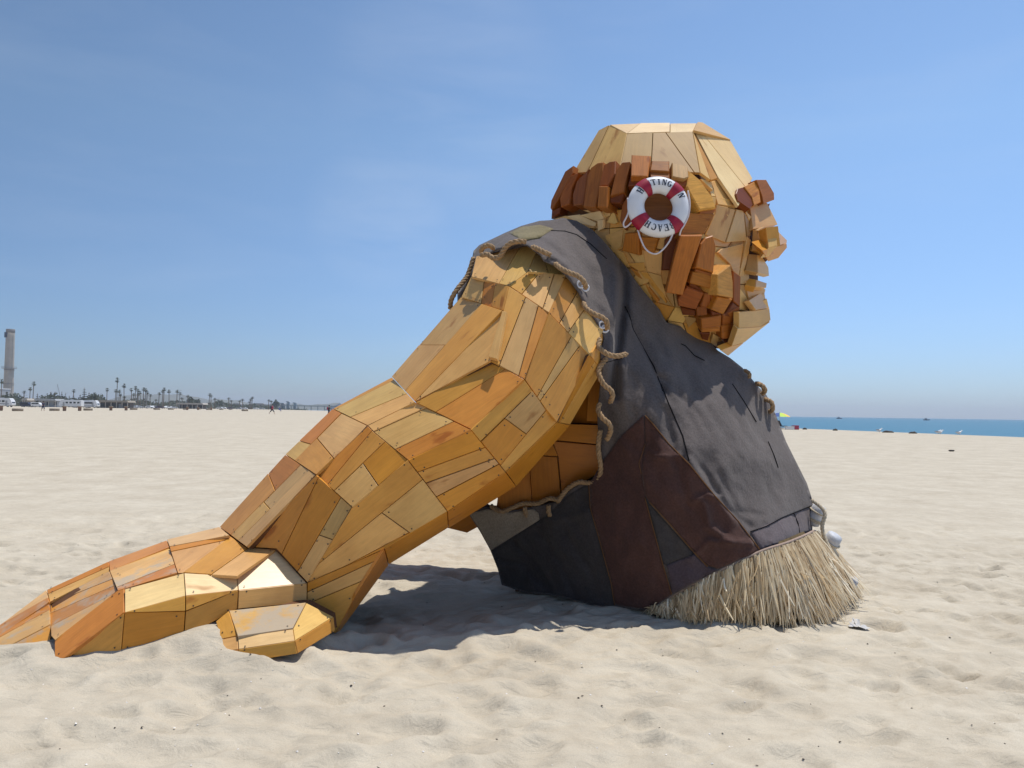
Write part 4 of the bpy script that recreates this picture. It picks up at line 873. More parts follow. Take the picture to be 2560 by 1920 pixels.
for s in range(NS):
    t = (s + random.random()) / NS; lay = random.random()
    a = along(TOP, t); out = along(BOT, min(1, t + random.gauss(0, .012))); outv = (out - a); outv.z = 0
    outv = outv.normalized() if outv.length > .01 else Vector((0, -1, 0))
    start = random.random() ** 2.2 * .55
    ln = random.uniform(.72, 1.06) if random.random() < .85 else random.uniform(.4, .75)
    mid = a.lerp(out, .5) + outv * (.05 * lay) + Vector((0, 0, .04 + random.uniform(-.01, .04)))
    cl = float(perlin(np.array([t * 46.]), np.array([lay * 1.5]))[0])
    end = a.lerp(out, ln) + Vector((cl * .16 + random.gauss(0, .035), random.gauss(0, .03), random.gauss(0, .012)))
    if t < .7 and random.random() < .04: end += outv * random.uniform(.03, .12) + Vector((random.gauss(0, .06), 0, .03))
    end.z = max(end.z, gz(end.x, end.y) - .02)
    tang = along(TOP, min(1, t + .01)) - along(TOP, max(0, t - .01)); tang.normalize()
    off = outv * (-.02 + .055 * lay); wd = random.uniform(.0045, .0095); tone = min(1, max(0, random.random() * .75 + .15 + cl * .5)); b0 = len(vs); m_ = 4
    for k in range(m_ + 1):
        u = start + (1 - start) * k / m_
        p = a * (1 - u) ** 2 + mid * 2 * u * (1 - u) + end * u * u + off * (1 - .5 * u); r = wd * (1 - .55 * max(0, (k - 2) / 2) ** 2)
        vs += [p + tang * r, p + outv * r * .9 + Vector((0, 0, r * .4)), p - tang * r]; cols += [tone] * 3
    for k in range(m_):
        for j in range(3):
            i0 = b0 + k * 3 + j; i1 = b0 + k * 3 + (j + 1) % 3; fs.append((i0, i1, i1 + 3, i0 + 3))
me = mesh('straw', vs, fs); at = me.attributes.new('tone', 'FLOAT', 'POINT'); at.data.foreach_set('value', cols)
m = mat('straw', (.5, .4, .22), .38, .5); an = N(m, 'ShaderNodeAttribute', attribute_name='tone')
r = ramp(m, [(0, (.26, .165, .075)), (.3, (.57, .42, .24)), (.7, (.77, .63, .41)), (1, (.90, .80, .61))]); m.node_tree.links.new(an.outputs['Fac'], r.inputs[0]); m.node_tree.links.new(r.outputs[0], m.node_tree.nodes['Principled BSDF'].inputs['Base Color'])
bk_v = []; bk_f = []
kk = 60
for i in range(kk + 1):
    a = along(TOP, i / kk); o_ = along(BOT, i / kk); o2 = a.lerp(o_, .9); 
    c_ = Vector((P(1700, 1400, 7.0).x, 7.0, 0)); 
    for q_ in (a, o2, Vector((o2.x, o2.y, -.1))):
        d_ = Vector((c_.x - q_.x, c_.y - q_.y, 0)).normalized() * .06; bk_v.append(q_ + d_)
for i in range(kk):
    for j in range(2): bk_f.append((i * 3 + j, i * 3 + j + 1, i * 3 + j + 4, i * 3 + j + 3))
sk = part('straw_skirt', mesh('straw_skirt', bk_v, bk_f, True), speckled('straw_matting', (.17, .12, .055), .4, 25, .9))
so_ = link('straw', me, m, sk); tag(so_, kind='stuff')
b = MB(); b.tube([p + Vector((0, -.015, 0)) for p in TOP], .011, 6); link('hem_cord', mesh('hem_cord', b.v, b.f, True), speckled('pale_hem_cord', (.34, .25, .20), .2, 60, .9), sk)

# screws of the boards (too small to pick apart)
for par, lst in SCREWS.items():
    b = MB()
    for p, n in lst:
        a = n.orthogonal().normalized(); c = n.cross(a); b.add([p + (a * math.cos(k * 1.0472) + c * math.sin(k * 1.0472)) * .0056 for k in range(6)], [tuple(range(6))])
    o = link('screw_heads', mesh('screw_heads', b.v, b.f), M_SCREW, par); tag(o, kind='stuff')

# re-seat the sub-parts: their vertices were laid out in world space under parts that are children of GI
bpy.context.view_layer.update()
for o in list(GI.children_recursive):
    pass

# ------------------------------------------------------------------ life ring
RC_ = Vector(P(*c1(996, 773), 6.22)); RX = (79 + 37) / 2 * 6.22 / FPX; RN = 21.5 * 6.22 / FPX; RD = .055
ringE = empty('life_ring', RC_)
tag(ringE, 'white life ring with four red bands and navy lettering hung over the ear', 'life ring')
ringE.rotation_euler = Euler((math.radians(-6), 0, math.radians(4)))
def tor(ang, phi, pr_=0.0):
    """ang clockwise from the top as seen from the front, phi round the tube (0 = front)"""
    rr = RX + (RN + pr_) * math.sin(phi); return Vector((rr * math.sin(ang), -(RD + pr_) * math.cos(phi), rr * math.cos(ang)))
def torband(a0, a1, na, pr_, nm, m, nphi=24):
    vs = [tor(a0 + (a1 - a0) * i / na, 2 * math.pi * k / nphi, pr_) for i in range(na + 1) for k in range(nphi)]
    fs = [(i * nphi + k, (i + 1) * nphi + k, (i + 1) * nphi + (k + 1) % nphi, i * nphi + (k + 1) % nphi) for i in range(na) for k in range(nphi)]
    me = mesh(nm, vs, fs, True); fix_normals(me); return link(nm, me, m, ringE)
torband(0, 2 * math.pi, 72, 0, 'ring_body', M_WHITE)
for a in (-37, 45, 139, 230): torband(math.radians(a - 11.5), math.radians(a + 11.5), 8, .0045, 'red_band', M_RED)
# stencil letters: strokes in a 0..1 box
def rect(x0, y0, x1, y1): return [(x0, y0), (x1, y0), (x1, y1), (x0, y1)]
def serif(x0, x1): return [rect(x0 - .07, 0, x1 + .07, .09), rect(x0 - .07, .91, x1 + .07, 1)]
def arc(cx, cy, rx, ry, a0, a1, tx, ty, n=8):
    out = []
    for i in range(n):
        q0 = math.radians(a0 + (a1 - a0) * i / n); q1 = math.radians(a0 + (a1 - a0) * (i + 1) / n)
        f = lambda q, k: (cx + (rx - k * tx) * math.cos(q), cy + (ry - k * ty) * math.sin(q)); out.append([f(q0, 0), f(q1, 0), f(q1, 1), f(q0, 1)])
    return out
GL = {'H': [rect(.08, 0, .30, 1), rect(.55, 0, .77, 1), rect(.30, .45, .55, .56)] + serif(.08, .30) + serif(.55, .77),
      'U': [rect(.08, .25, .30, 1), rect(.58, .25, .72, 1), rect(.01, .91, .37, 1), rect(.51, .91, .79, 1)] + arc(.40, .28, .32, .28, 180, 360, .2, .12),
      'N': [rect(.10, 0, .22, 1), rect(.62, 0, .74, 1), [(.12, 1), (.36, 1), (.74, 0), (.52, 0)], rect(.03, 0, .29, .09), rect(.55, .91, .81, 1)],
      'T': [rect(.31, 0, .53, 1), rect(.05, .89, .79, 1), rect(.05, .72, .13, 1), rect(.71, .72, .79, 1), rect(.22, 0, .62, .09)],
      'I': [rect(.31, 0, .53, 1)] + serif(.31, .53),
      'G': arc(.42, .5, .38, .5, 50, 330, .21, .10, 14) + [rect(.52, .06, .76, .44), rect(.44, .40, .82, .48)],
      'O': arc(.42, .5, .38, .5, 0, 360, .21, .10, 18),
      'B': [rect(.10, 0, .32, 1)] + arc(.36, .75, .32, .25, -90, 90, .2, .1) + arc(.36, .27, .38, .27, -90, 90, .21, .1) + [rect(.02, .9, .38, 1), rect(.02, 0, .38, .1)],
      'E': [rect(.10, 0, .32, 1), rect(.02, .9, .74, 1), rect(.02, 0, .74, .1), rect(.3, .45, .58, .56), rect(.66, .7, .74, 1), rect(.66, 0, .74, .3), rect(.52, .35, .58, .65)],
      'A': [[(0.08, 0), (.20, 0), (.44, 1), (.36, 1)], [(.36, 1), (.52, 1), (.82, 0), (.58, 0)], rect(.2, .27, .62, .37), rect(.0, 0, .28, .08), rect(.5, 0, .88, .08)],
      'C': arc(.44, .5, .40, .5, 45, 315, .22, .10, 14) + [rect(.66, .68, .76, .95)]}
LH = .052
def letters(text, angs, nm):
    vs = []; fs = []
    for ch, ad in zip(text, angs):
        for k, qd in enumerate(GL[ch]):
            b0 = len(vs); n = 3
            for j in range(n + 1):
                for i in range(n + 1):
                    s, t = i / n, j / n; x = (1 - s) * (1 - t) * qd[0][0] + s * (1 - t) * qd[1][0] + s * t * qd[2][0] + (1 - s) * t * qd[3][0]; y = (1 - s) * (1 - t) * qd[0][1] + s * (1 - t) * qd[1][1] + s * t * qd[2][1] + (1 - s) * t * qd[3][1]
                    a = math.radians(ad) + (x - .42) * LH * .86 / RX; ro = (y - .5) * LH + .008; vs.append(tor(a, math.asin(max(-.95, min(.95, ro / RN))), .0012 + .00012 * (k % 5)))
            for j in range(n):
                for i in range(n): i0 = b0 + j * (n + 1) + i; fs.append((i0, i0 + 1, i0 + n + 2, i0 + n + 1))
    return link(nm, mesh(nm, vs, fs, True), M_INK, ringE)
letters('HUNTINGTON', [-55 + 13.3 * i for i in range(10)], 'lettering'); letters('BEACH', [152, 166, 181, 196, 212], 'lettering')
def cord(pts, r=.0065):
    pts = [Vector((0, 0, CAM_H)) + (Vector(p) - Vector((0, 0, CAM_H))) * (6.22 / 5.99) for p in pts]
    b = MB(); b.tube([p - RC_ for p in smooth_path(pts, 8)], r, 7); o = link('grab_line', mesh('grab_line', b.v, b.f, True), M_CORD, ringE)
    o.matrix_parent_inverse = ringE.rotation_euler.to_matrix().inverted().to_4x4(); return o
cord(pr(c1, [(745, 700, 6.0), (752, 800, 5.98), (738, 850, 5.97), (712, 905, 5.97), (722, 937, 5.97), (748, 925, 5.97), (778, 895, 5.97)]))
cord(pr(c1, [(828, 960, 5.97), (850, 1030, 5.95), (885, 1105, 5.94), (930, 1145, 5.93), (985, 1152, 5.93), (1040, 1110, 5.94), (1085, 1050, 5.95), (1112, 990, 5.97)]))
cord(pr(c1, [(1235, 640, 5.99), (1250, 740, 5.98), (1240, 840, 5.97), (1205, 920, 5.96), (1180, 960, 5.96), (1168, 1002, 5.98)]))

# ------------------------------------------------------------------ floats tied along the back of the skirt
M_FLOAT = speckled('weathered_white_foam', (.52, .53, .56), .22, 9, .6, .3, 40)
M_TWINE = speckled('pale_twine', (.50, .43, .32), .2, 80, .9)
def float_(label, px, py, D, r, ln, tilt, az):
    e = empty('fishing_float', P(px, py, D)); e.rotation_euler = Euler((tilt, 0, az)); tag(e, label, 'float')
    b = MB(); b.lathe([(.0, -ln / 2), (r * .55, -ln / 2), (r * .9, -ln / 2 + r * .18), (r, -ln * .2), (r, ln * .2), (r * .9, ln / 2 - r * .18), (r * .45, ln / 2), (0, ln / 2)], 22); b.build('float_body', M_FLOAT, e, True)
    b = MB()
    for z in (-.22 * ln, -.14 * ln, .2 * ln): b.tube([Vector((math.cos(a) * (r + .006), math.sin(a) * (r + .006), z + .01 * math.sin(a))) for a in np.linspace(0, 2 * math.pi, 25)], .008, 6, False)
    b.build('twine', M_TWINE, e, True)
float_('upper white fishing float tied with twine at the tunic hem above the straw skirt', 2040, 1288, 6.95, .060, .19, .35, .9)
float_('larger white fishing float lashed beside the straw skirt below the upper one', 2072, 1362, 6.92, .070, .23, .6, .7)
float_('sand-stained fishing float low against the end of the straw skirt', 2118, 1462, 6.86, .060, .18, .7, .6)
b = MB(); 
rope(pr(crop(0, 0, 1), [(2030, 1250, 6.9), (2062, 1280, 6.8), (2056, 1325, 6.78), (2086, 1400, 6.72), (2110, 1430, 6.72), (2135, 1475, 6.7), (2148, 1492, 6.8)]), .016, None, M_TWINE, 'float_line')
tag(bpy.data.objects['float_line'], 'pale twine line running down the floats beside the straw skirt', 'rope')
# crumpled pale plastic on the sand
bv = []; bf = []
p0 = P(2128, 1540, 6.05); n_ = 9
for i in range(n_):
    for j in range(n_):
        x = p0.x + (i / (n_ - 1) - .5) * .15 * (1 - .7 * j / n_) + random.uniform(-.012, .012) + .10 * (j / n_); y = p0.y + (j / (n_ - 1) - .5) * .26; bv.append((x, y, gz(x, y) + .01 + abs(random.gauss(0, .012))))
for i in range(n_ - 1):
    for j in range(n_ - 1): bf.append((i * n_ + j, (i + 1) * n_ + j, (i + 1) * n_ + j + 1, i * n_ + j + 1))
tag(link('plastic_sheet', mesh('plastic_sheet', bv, bf, True), speckled('grey_plastic_film', (.55, .52, .48), .1, 20, .35)), 'crumpled grey plastic sheet lying on the sand at the end of the straw skirt', 'plastic sheet')
#BACKGROUND
# ================================================================== far shore
def GP(px, D): 
    p = G(px, D); p.z = gz(p.x, p.y); return p
def horizon(px): return 1030 + (px - 1280) * ROLL
def hgt(px, py, D): return CAM_H + (horizon(px) - py) * D / FPX          # world height of a photo point at depth D
M_CONC = speckled('weathered_concrete', (.40, .35, .29), .12, .25, .85)
M_CONCD = speckled('dark_concrete_cap', (.22, .20, .19), .1, .3, .85)
M_STEEL = mat('grey_steel', (.25, .26, .27), .5)
M_TRUNK = speckled('palm_bark', (.16, .12, .085), .25, 3, .9)
M_FROND = speckled('palm_frond', (.050, .065, .028), .35, 4, .7)
M_SKIRT = speckled('dry_palm_thatch', (.16, .12, .06), .3, 4, .9)
M_PINE = speckled('pine_needles', (.026, .044, .026), .3, 2, .8)
M_LEAF = speckled('shrub_leaf', (.050, .062, .034), .35, 2, .8)
M_RVW = speckled('white_coach_paint', (.74, .74, .74), .06, 1, .35)
M_GLASS = mat('tinted_window', (.02, .025, .03), .08)
M_TYRE = mat('tyre_rubber', (.02, .02, .02), .8)
M_NAVY = speckled('navy_paint', (.020, .028, .060), .1, 2, .4)
M_SILV = mat('silver_paint', (.42, .43, .45), .3); M_DARKC = mat('dark_plum_paint', (.05, .025, .05), .3); M_REDC = mat('red_paint', (.30, .03, .03), .3); M_BLUEC = mat('blue_paint', (.06, .12, .28), .3)
M_ROOF = speckled('tan_roof', (.30, .26, .21), .15, 1, .9); M_WALL = speckled('stucco_wall', (.42, .38, .33), .1, 1, .9); M_WALLG = speckled('grey_wall', (.36, .37, .38), .1, 1, .9); M_SHADEW = speckled('dark_timber_wall', (.10, .085, .075), .2, 1, .9)
M_FIRE = speckled('fire_ring_concrete', (.27, .22, .17), .25, 3, .9); M_ASH = speckled('ash', (.05, .045, .04), .4, 6, .95)
M_BARREL = speckled('rusty_barrel', (.21, .125, .085), .3, 4, .8); M_SKIN = mat('skin', (.42, .24, .16), .6)

# chimney stack
ch = empty('chimney_stack', GP(19, 640)); tag(ch, 'tall pale concrete chimney stack with a mid-height platform behind the caravans', 'chimney'); H = hgt(20, 823, 640) - ch.location.z
b = MB(); b.lathe([(3.95, -1), (3.7, H * .2), (3.4, H * .45), (3.15, H * .92), (3.1, H), (2.5, H), (2.5, H - 3)], 28); b.build('shaft', M_CONC, ch, True)
b = MB(); b.lathe([(3.16, H * .955), (3.22, H * .955), (3.18, H * 1.002), (3.05, H * 1.004)], 28); b.build('cap', M_CONCD, ch, True)
b = MB(); b.lathe([(3.3, H * .487), (5.3, H * .487), (5.3, H * .494), (3.3, H * .494)], 28); b.build('platform', M_STEEL, ch)
b = MB(); b.tube([Vector((math.cos(a) * 5.2, math.sin(a) * 5.2, H * .513)) for a in np.linspace(0, 2 * math.pi, 29)], .07, 5, False)
for a in np.linspace(0, 2 * math.pi, 15)[:-1]: b.tube([(math.cos(a) * 5.2, math.sin(a) * 5.2, H * .49), (math.cos(a) * 5.2, math.sin(a) * 5.2, H * .513)], .06, 5)
b.build('railing', M_STEEL, ch)
b = MB(); b.lathe([(3.44, H * .465), (3.62, H * .465), (3.62, H * .478), (3.42, H * .478)], 28); b.lathe([(3.86, H * .285), (3.95, H * .285), (3.95, H * .292), (3.8, H * .292)], 28); b.build('band', M_CONCD, ch)
b = MB(); b.box((-1.6, -2.85, H * .925), (2.6, .5, 4.2)); b.build('warning_panel', M_NAVY, ch)
b = MB()
for z in np.arange(2, H * .93, 1.6): b.box((3.62 - z / H * .55, -1.2, z), (.35, .9, .14))
b.build('ladder', M_STEEL, ch)
pb = empty('power_plant_building', GP(-14, 600)); tag(pb, 'pale boxy plant building at the foot of the chimney stack', 'building')
b = MB(); b.box((0, 0, 6), (15, 12, 13)); b.build('wall', M_WALLG, pb); b = MB(); b.box((0, 0, 12.7), (15.6, 12.6, .6)); b.build('roof', M_RVW, pb)
for x in (-4, 0, 4): b = MB(); b.box((x, -6.03, 8), (2, .1, 2)); b.build('window', M_GLASS, pb)

# palms
def palm_proto(seed):
    R = random.Random(seed); e = empty('palm_tree'); b = MB(); lean = R.uniform(-.35, .35)
    b.tube([Vector((lean * t * t, 0, 12 * t)) for t in np.linspace(0, 1, 7)], [.34, .27, .24, .22, .2, .2, .22], 8); b.build('trunk', M_TRUNK, e, True)
    b = MB(); top = Vector((lean, 0, 12))
    for k in range(60):
        az = R.uniform(0, 2 * math.pi); el = R.uniform(-.75, 1.25); L_ = R.uniform(1.25, 1.75); d = Vector((math.cos(az) * math.cos(el), math.sin(az) * math.cos(el), math.sin(el))); s = Vector((-math.sin(az), math.cos(az), 0))
        p1 = top + d * L_ * .55; p2 = top + d * L_ + Vector((0, 0, -.28)); u = d.cross(s)
        for f in np.linspace(-1, 1, 7):       # the fingers of a fan leaf
            q2 = p1 + (p2 - p1) * (1 - .25 * abs(f)) + s * f * .52; w_ = s * .17
            b.add([p1 - w_ * .5, p1 + w_ * .5, q2 + u * .04 * f], [(0, 1, 2)])
        b.add([top, p1 + s * .05, p1 - s * .05], [(0, 1, 2)])
    b.build('crown', M_FROND, e, fix=False)
    b = MB()
    for k in range(40):
        az = R.uniform(0, 2 * math.pi); d = Vector((math.cos(az), math.sin(az), 0)); s = Vector((-math.sin(az), math.cos(az), 0)); z0 = R.uniform(-.9, -.05)
        b.add([top + d * .2 + Vector((0, 0, z0)) - s * .1, top + d * .2 + Vector((0, 0, z0)) + s * .1, top + d * R.uniform(.35, .6) + Vector((0, 0, z0 - R.uniform(.5, .9)))], [(0, 1, 2)])
    b.build('dead_frond_skirt', M_SKIRT, e, fix=False); return e
protos = [palm_proto(s) for s in (1, 2, 3)]; used = [False] * 3
PALMS = [(81, 959), (73, 972), (58, 980), (2, 953), (291, 950), (266, 974), (287, 977), (296, 978), (182, 977), (309, 964), (328, 974), (337, 970), (342, 976), (350, 981), (357, 973), (362, 975), (333, 986), (374, 988), (396, 984), (408, 973), (405, 978),
         (422, 978), (441, 978), (448, 984), (469, 990), (522, 986), (527, 990), (536, 997), (389, 1000), (299, 987), (311, 992), (572, 996), (578, 1002), (606, 999), (629, 994), (626, 999), (599, 1002), (622, 1005), (671, 1001), (677, 1003), (234, 984), (345, 986), (366, 982), (455, 996)]
for i, (px, py) in enumerate(PALMS):
    D = 400 + px * .42 + random.uniform(-15, 15); k = i % 3; o = protos[k] if not used[k] else copy_tree(protos[k]); used[k] = True
    p = GP(px, D); o.location = p; hh = hgt(px, py, D) - p.z; sc_ = D * 12.5 / FPX / 3.0
    o.scale = (sc_, sc_, hh / 12); o.rotation_euler = (0, 0, random.uniform(0, 6.28))
    if i == 4: tag(o, 'tallest fan palm, rising above the low beach pavilion roof', 'palm tree', 'fan palms behind the beach')
    elif i == 0: tag(o, 'taller of the fan palms beside the chimney stack', 'palm tree', 'fan palms behind the beach')
    elif i == 3: tag(o, 'fan palm partly behind the foot of the chimney stack', 'palm tree', 'fan palms behind the beach')
    elif px < 240: tag(o, 'short fan palm among the caravans and pines near the chimney stack', 'palm tree', 'fan palms behind the beach')
    elif px < 380: tag(o, 'slender fan palm in the cluster rising behind the long low pavilion', 'palm tree', 'fan palms behind the beach')
    elif px > 500: tag(o, 'small hazy fan palm far along the shore toward the pier', 'palm tree', 'fan palms behind the beach')
    else: tag(o, 'slender fan palm between the pavilion and the flat roofed snack stand', 'palm tree', 'fan palms behind the beach')
# norfolk pines: tiered boughs
def pine(px, py, w_, D, label):
    R = random.Random(int(px)); e = empty('norfolk_pine', GP(px, D)); hh = hgt(px, py, D) - e.location.z; r = w_ * D / FPX; tag(e, label, 'pine tree', 'norfolk pines behind the beach')
    b = MB(); b.tube([(0, 0, 0), (0, 0, hh * .5), (0, 0, hh)], [.4, .25, .05], 7); b.build('trunk', M_TRUNK, e, True)
    b = MB(); nl = max(6, int(hh / 1.0))
    for k in range(nl):
        z = hh * (.1 + .88 * k / nl); rr = r * (1 - k / nl) ** .75 * R.uniform(.8, 1.1)
        for q_ in range(11):
            az = 2 * math.pi * q_ / 9 + R.uniform(-.3, .3) + k; d = Vector((math.cos(az), math.sin(az), .1)); s = Vector((-math.sin(az), math.cos(az), 0)); L_ = rr * R.uniform(.75, 1.1)
            for t in (.15, .35, .55, .75, .95):
                c_ = Vector((0, 0, z)) + d * L_ * t; ww = .42 * L_ * (1.15 - t)
                b.add([c_ - d * .1 * L_, c_ + s * ww + d * .1 * L_, c_ + d * .16 * L_ + Vector((0, 0, R.uniform(0, .2))), c_ - s * ww + d * .1 * L_], [(0, 1, 2, 3)]); b.add([c_ - d * .1 * L_, c_ + Vector((0, 0, .22)), c_ + d * .16 * L_, c_ + Vector((0, 0, -.15))], [(0, 1, 2, 3)])
    b.build('crown', M_PINE, e, fix=False)
pine(209, 968, 11, 430, 'tallest tiered norfolk pine, standing behind the long white caravan')
for px, py, w_ in ((221, 979, 9), (182, 985, 9), (126, 978, 12), (136, 977, 11), (92, 982, 7), (153, 977, 6), (162, 981, 6), (111, 988, 8), (199, 984, 8), (172, 988, 7)): pine(px, py, w_, 430 + random.uniform(-20, 25), 'smaller dark tiered norfolk pine behind the caravans')
def bush(px, py, w_, D, label, group=None, m=M_LEAF, name='round_tree'):
    R = random.Random(int(px * 7)); e = empty(name, GP(px, D)); hh = hgt(px, py, D) - e.location.z; r = w_ * D / FPX; tag(e, label, 'tree' if name == 'round_tree' else 'shrub', group)
    b = MB(); b.tube([(0, 0, 0), (0, 0, hh * .7)], [.3, .12], 7)
    for k in range(4): az = k * 1.6; b.tube([(0, 0, hh * .35), (math.cos(az) * r * .5, math.sin(az) * r * .5, hh * .7)], [.14, .05], 5)
    b.build('trunk', M_TRUNK, e, True); b = MB()
    for k in range(420):
        v = Vector((R.gauss(0, 1), R.gauss(0, 1), R.gauss(0, 1))).normalized() * (R.random() ** .4); lump = 1 + .25 * math.sin(v.x * 5 + px) * math.cos(v.z * 4)
        c_ = Vector((v.x * r * lump, v.y * r * lump, hh * .62 + v.z * hh * .40 * lump)); s = hh * .06; a = Vector((R.gauss(0, 1), R.gauss(0, 1), R.gauss(0, 1))).normalized() * s; d = a.orthogonal().normalized() * s
        b.add([c_ - a, c_ + d, c_ + a, c_ - d], [(0, 1, 2, 3)])
    b.build('crown', m, e, fix=False)
for px, py, w_, D in ((235, 987, 11, 440), (8, 988, 12, 420), (476, 993, 10, 640), (102, 996, 12, 430), (252, 996, 9, 470), (492, 998, 9, 660), (548, 1000, 8, 740), (142, 996, 13, 440), (188, 996, 12, 440)): bush(px, py, w_, D, 'rounded dark green tree in the row behind the parked vehicles', 'rounded trees behind the beach')
bush(690, 1001, 8, 850, 'broad dark tree standing apart beyond the walker in red', m=M_PINE)

# vehicles
def wheel(e, x, y, r=.34, w_=.24):
    b = MB(); b.tube([(x, y - w_ / 2, r), (x, y + w_ / 2, r)], r, 16); t = b.build('wheel', M_TYRE, e); b = MB(); b.tube([(x, y - w_ / 2 - .02, r), (x, y + w_ / 2 + .02, r)], r * .55, 12); b.build('rim', M_SILV, t)
def coach(px, D, L_, label, face=1, stripe=M_NAVY, rz=0):
    e = empty('motorhome', GP(px, D)); e.rotation_euler = (0, 0, rz); tag(e, label, 'motorhome', 'motorhomes parked behind the beach'); f = face
    b = MB(); b.prism([(-f * L_ / 2, .55), (f * (L_ / 2 - .9), .55), (f * (L_ / 2 - .1), .7), (f * L_ / 2, 1.3), (f * (L_ / 2 - .35), 2.2), (f * (L_ / 2 - .75), 3.0), (f * (L_ / 2 - 1.1), 3.15), (-f * L_ / 2, 3.15)], -1.2, 1.2); b.build('body', M_RVW, e)
    b = MB(); b.box((-f * .3, 0, 3.2), (L_ - 1.6, 2.1, .18)); b.build('roof', M_RVW, e); b = MB(); b.box((0, 0, 3.36), (1.1, 1.1, .26)); b.build('air_conditioner', M_WALLG, e)
    b = MB(); b.box((-f * .4, -1.215, 1.15), (L_ - 1.6, .03, .22)); b.build('stripe', stripe, e)
    for k in range(4): b = MB(); b.box((-f * L_ / 2 + f * (1.2 + k * (L_ - 3) / 4), -1.215, 2.15), (1.0, .04, .7)); b.build('window', M_GLASS, e)
    b = MB(); b.add([(f * (L_ / 2 - .02), -1.0, 1.45), (f * (L_ / 2 - .02), 1.0, 1.45), (f * (L_ / 2 - .62), 1.0, 2.75), (f * (L_ / 2 - .62), -1.0, 2.75)], [(0, 1, 2, 3)]); b.build('windscreen', M_GLASS, e)
    b = MB(); b.box((f * (L_ / 2 - 2.1), -1.215, 1.5), (.75, .04, 1.8)); b.build('door', M_WALLG, e)
    for x in (-L_ * .27, -L_ * .19, L_ * .32): wheel(e, f * x, -1.05, .42); wheel(e, f * x, 1.05, .42)
coach(4, 300, 9.0, 'white motorhome parked at the foot of the chimney stack', 1)
coach(178, 345, 9.6, 'long white motorhome parked in front of the tallest pine', -1, M_SILV)
coach(228, 350, 6.4, 'shorter white motorhome with a sloping nose beside the long one', 1, M_BLUEC)
def car(px, D, m, label, rz=0, van=False, group='cars parked behind the beach'):
    e = empty('parked_car', GP(px, D)); e.rotation_euler = (0, 0, rz); tag(e, label, 'car', group)
    if van: prof = [(-2.3, .35), (2.3, .35), (2.35, .8), (2.2, 1.05), (1.5, 1.3), (.9, 1.95), (-2.2, 2.0), (-2.35, 1.6)]
    else: prof = [(-2.2, .35), (2.2, .35), (2.25, .7), (2.0, .88), (1.05, .98), (.3, 1.42), (-1.1, 1.46), (-1.9, 1.0), (-2.25, .9)]
    b = MB(); b.prism(prof, -.88, .88); o = b.build('body', m, e); bv_ = o.modifiers.new('bevel', 'BEVEL'); bv_.width = .08; bv_.segments = 2
    for s in (-1, 1):
        b = MB(); z1, z2 = (1.25, 1.8) if van else (.98, 1.34); xs_ = [(-1.9, -.5), (-.4, .9)] if van else [(-1.2, -.3), (-.2, .55)]
        for x0, x1 in xs_: b2 = MB(); b2.box(((x0 + x1) / 2, s * .885, (z1 + z2) / 2), (x1 - x0, .03, z2 - z1)); b2.build('window', M_GLASS, e)
    for x in (-1.4, 1.4): wheel(e, x, -.8); wheel(e, x, .8)
    for y in (-.6, .6): b = MB(); b.box((2.27, y, .72), (.06, .3, .14)); b.build('headlight', M_RVW, e)
car(66, 330, M_NAVY, 'dark navy van parked between the chimney and the pale tent roof', van=True); car(93, 330, M_RVW, 'white and blue van beside the dark navy van', van=True)
CW = 'white car parked beyond the fire rings'
for px, D in ((374, 420), (386, 430), (419, 440), (549, 560), (558, 600), (612, 620), (640, 640)): car(px, D, M_RVW, CW, random.choice((0, 0, 3.14, 1.2)))
CD = 'dark car parked beyond the fire rings'
for px, D in ((302, 390), (316, 395), (399, 430), (575, 580), (470, 500)): car(px, D, M_DARKC, CD, random.choice((0, 3.14, .6)))
CS = 'silver car parked beyond the fire rings'
for px, D in ((334, 400), (347, 410), (433, 450), (597, 600), (655, 680), (508, 520)): car(px, D, M_SILV, CS, random.choice((0, 3.14, 1.0)))
# low buildings
def pavilion(px0, px1, ytop, D, label, roofm=M_ROOF, wallm=M_SHADEW, posts=5, name='beach_pavilion'):
    c_ = GP((px0 + px1) / 2, D); W_ = (px1 - px0) * D / FPX; hh = hgt((px0 + px1) / 2, ytop, D) - c_.z; e = empty(name, c_); tag(e, label, 'building')
    b = MB(); b.prism([(-W_ / 2, hh - 1.0), (W_ / 2, hh - 1.0), (W_ / 2 - .6, hh - .1), (-W_ / 2 + .6, hh)], -4, 4); b.build('roof', roofm, e)
    b = MB(); b.box((0, 1.0, (hh - 1) / 2), (W_ - 1.6, 4.4, hh - 1)); b.build('wall', wallm, e)
    for k in range(posts): x = -W_ / 2 + .5 + k * (W_ - 1) / (posts - 1); b = MB(); b.box((x, -3.6, (hh - 1) / 2), (.28, .28, hh - 1)); b.build('post', M_WALL, e)
    for k in range(3): x = -W_ / 3 + k * W_ / 3; b = MB(); b.box((x, -1.22, (hh - 1) * .55), (W_ * .12, .06, (hh - 1) * .5)); b.build('window', M_GLASS, e)
    b = MB(); b.box((W_ * .18, -1.22, 1.0), (1.1, .07, 2.0)); b.build('door', M_WALLG, e)
pavilion(243, 330, 1000.5, 380, 'long low beach pavilion with tan overhanging roof under the tallest palm', posts=7); pavilion(446, 514, 1007, 480, 'flat roofed snack stand with pale roof edge beyond the fire rings', M_WALL, posts=6)
pavilion(95, 150, 996.5, 400, 'pale grey gabled tent hall between the dark van and the long motorhome', M_WALLG, M_WALLG, 4, 'tent_hall'); pavilion(64, 80, 996, 410, 'small pink-beige hut behind the dark navy van', M_WALL, M_WALL, 3, 'beach_hut')
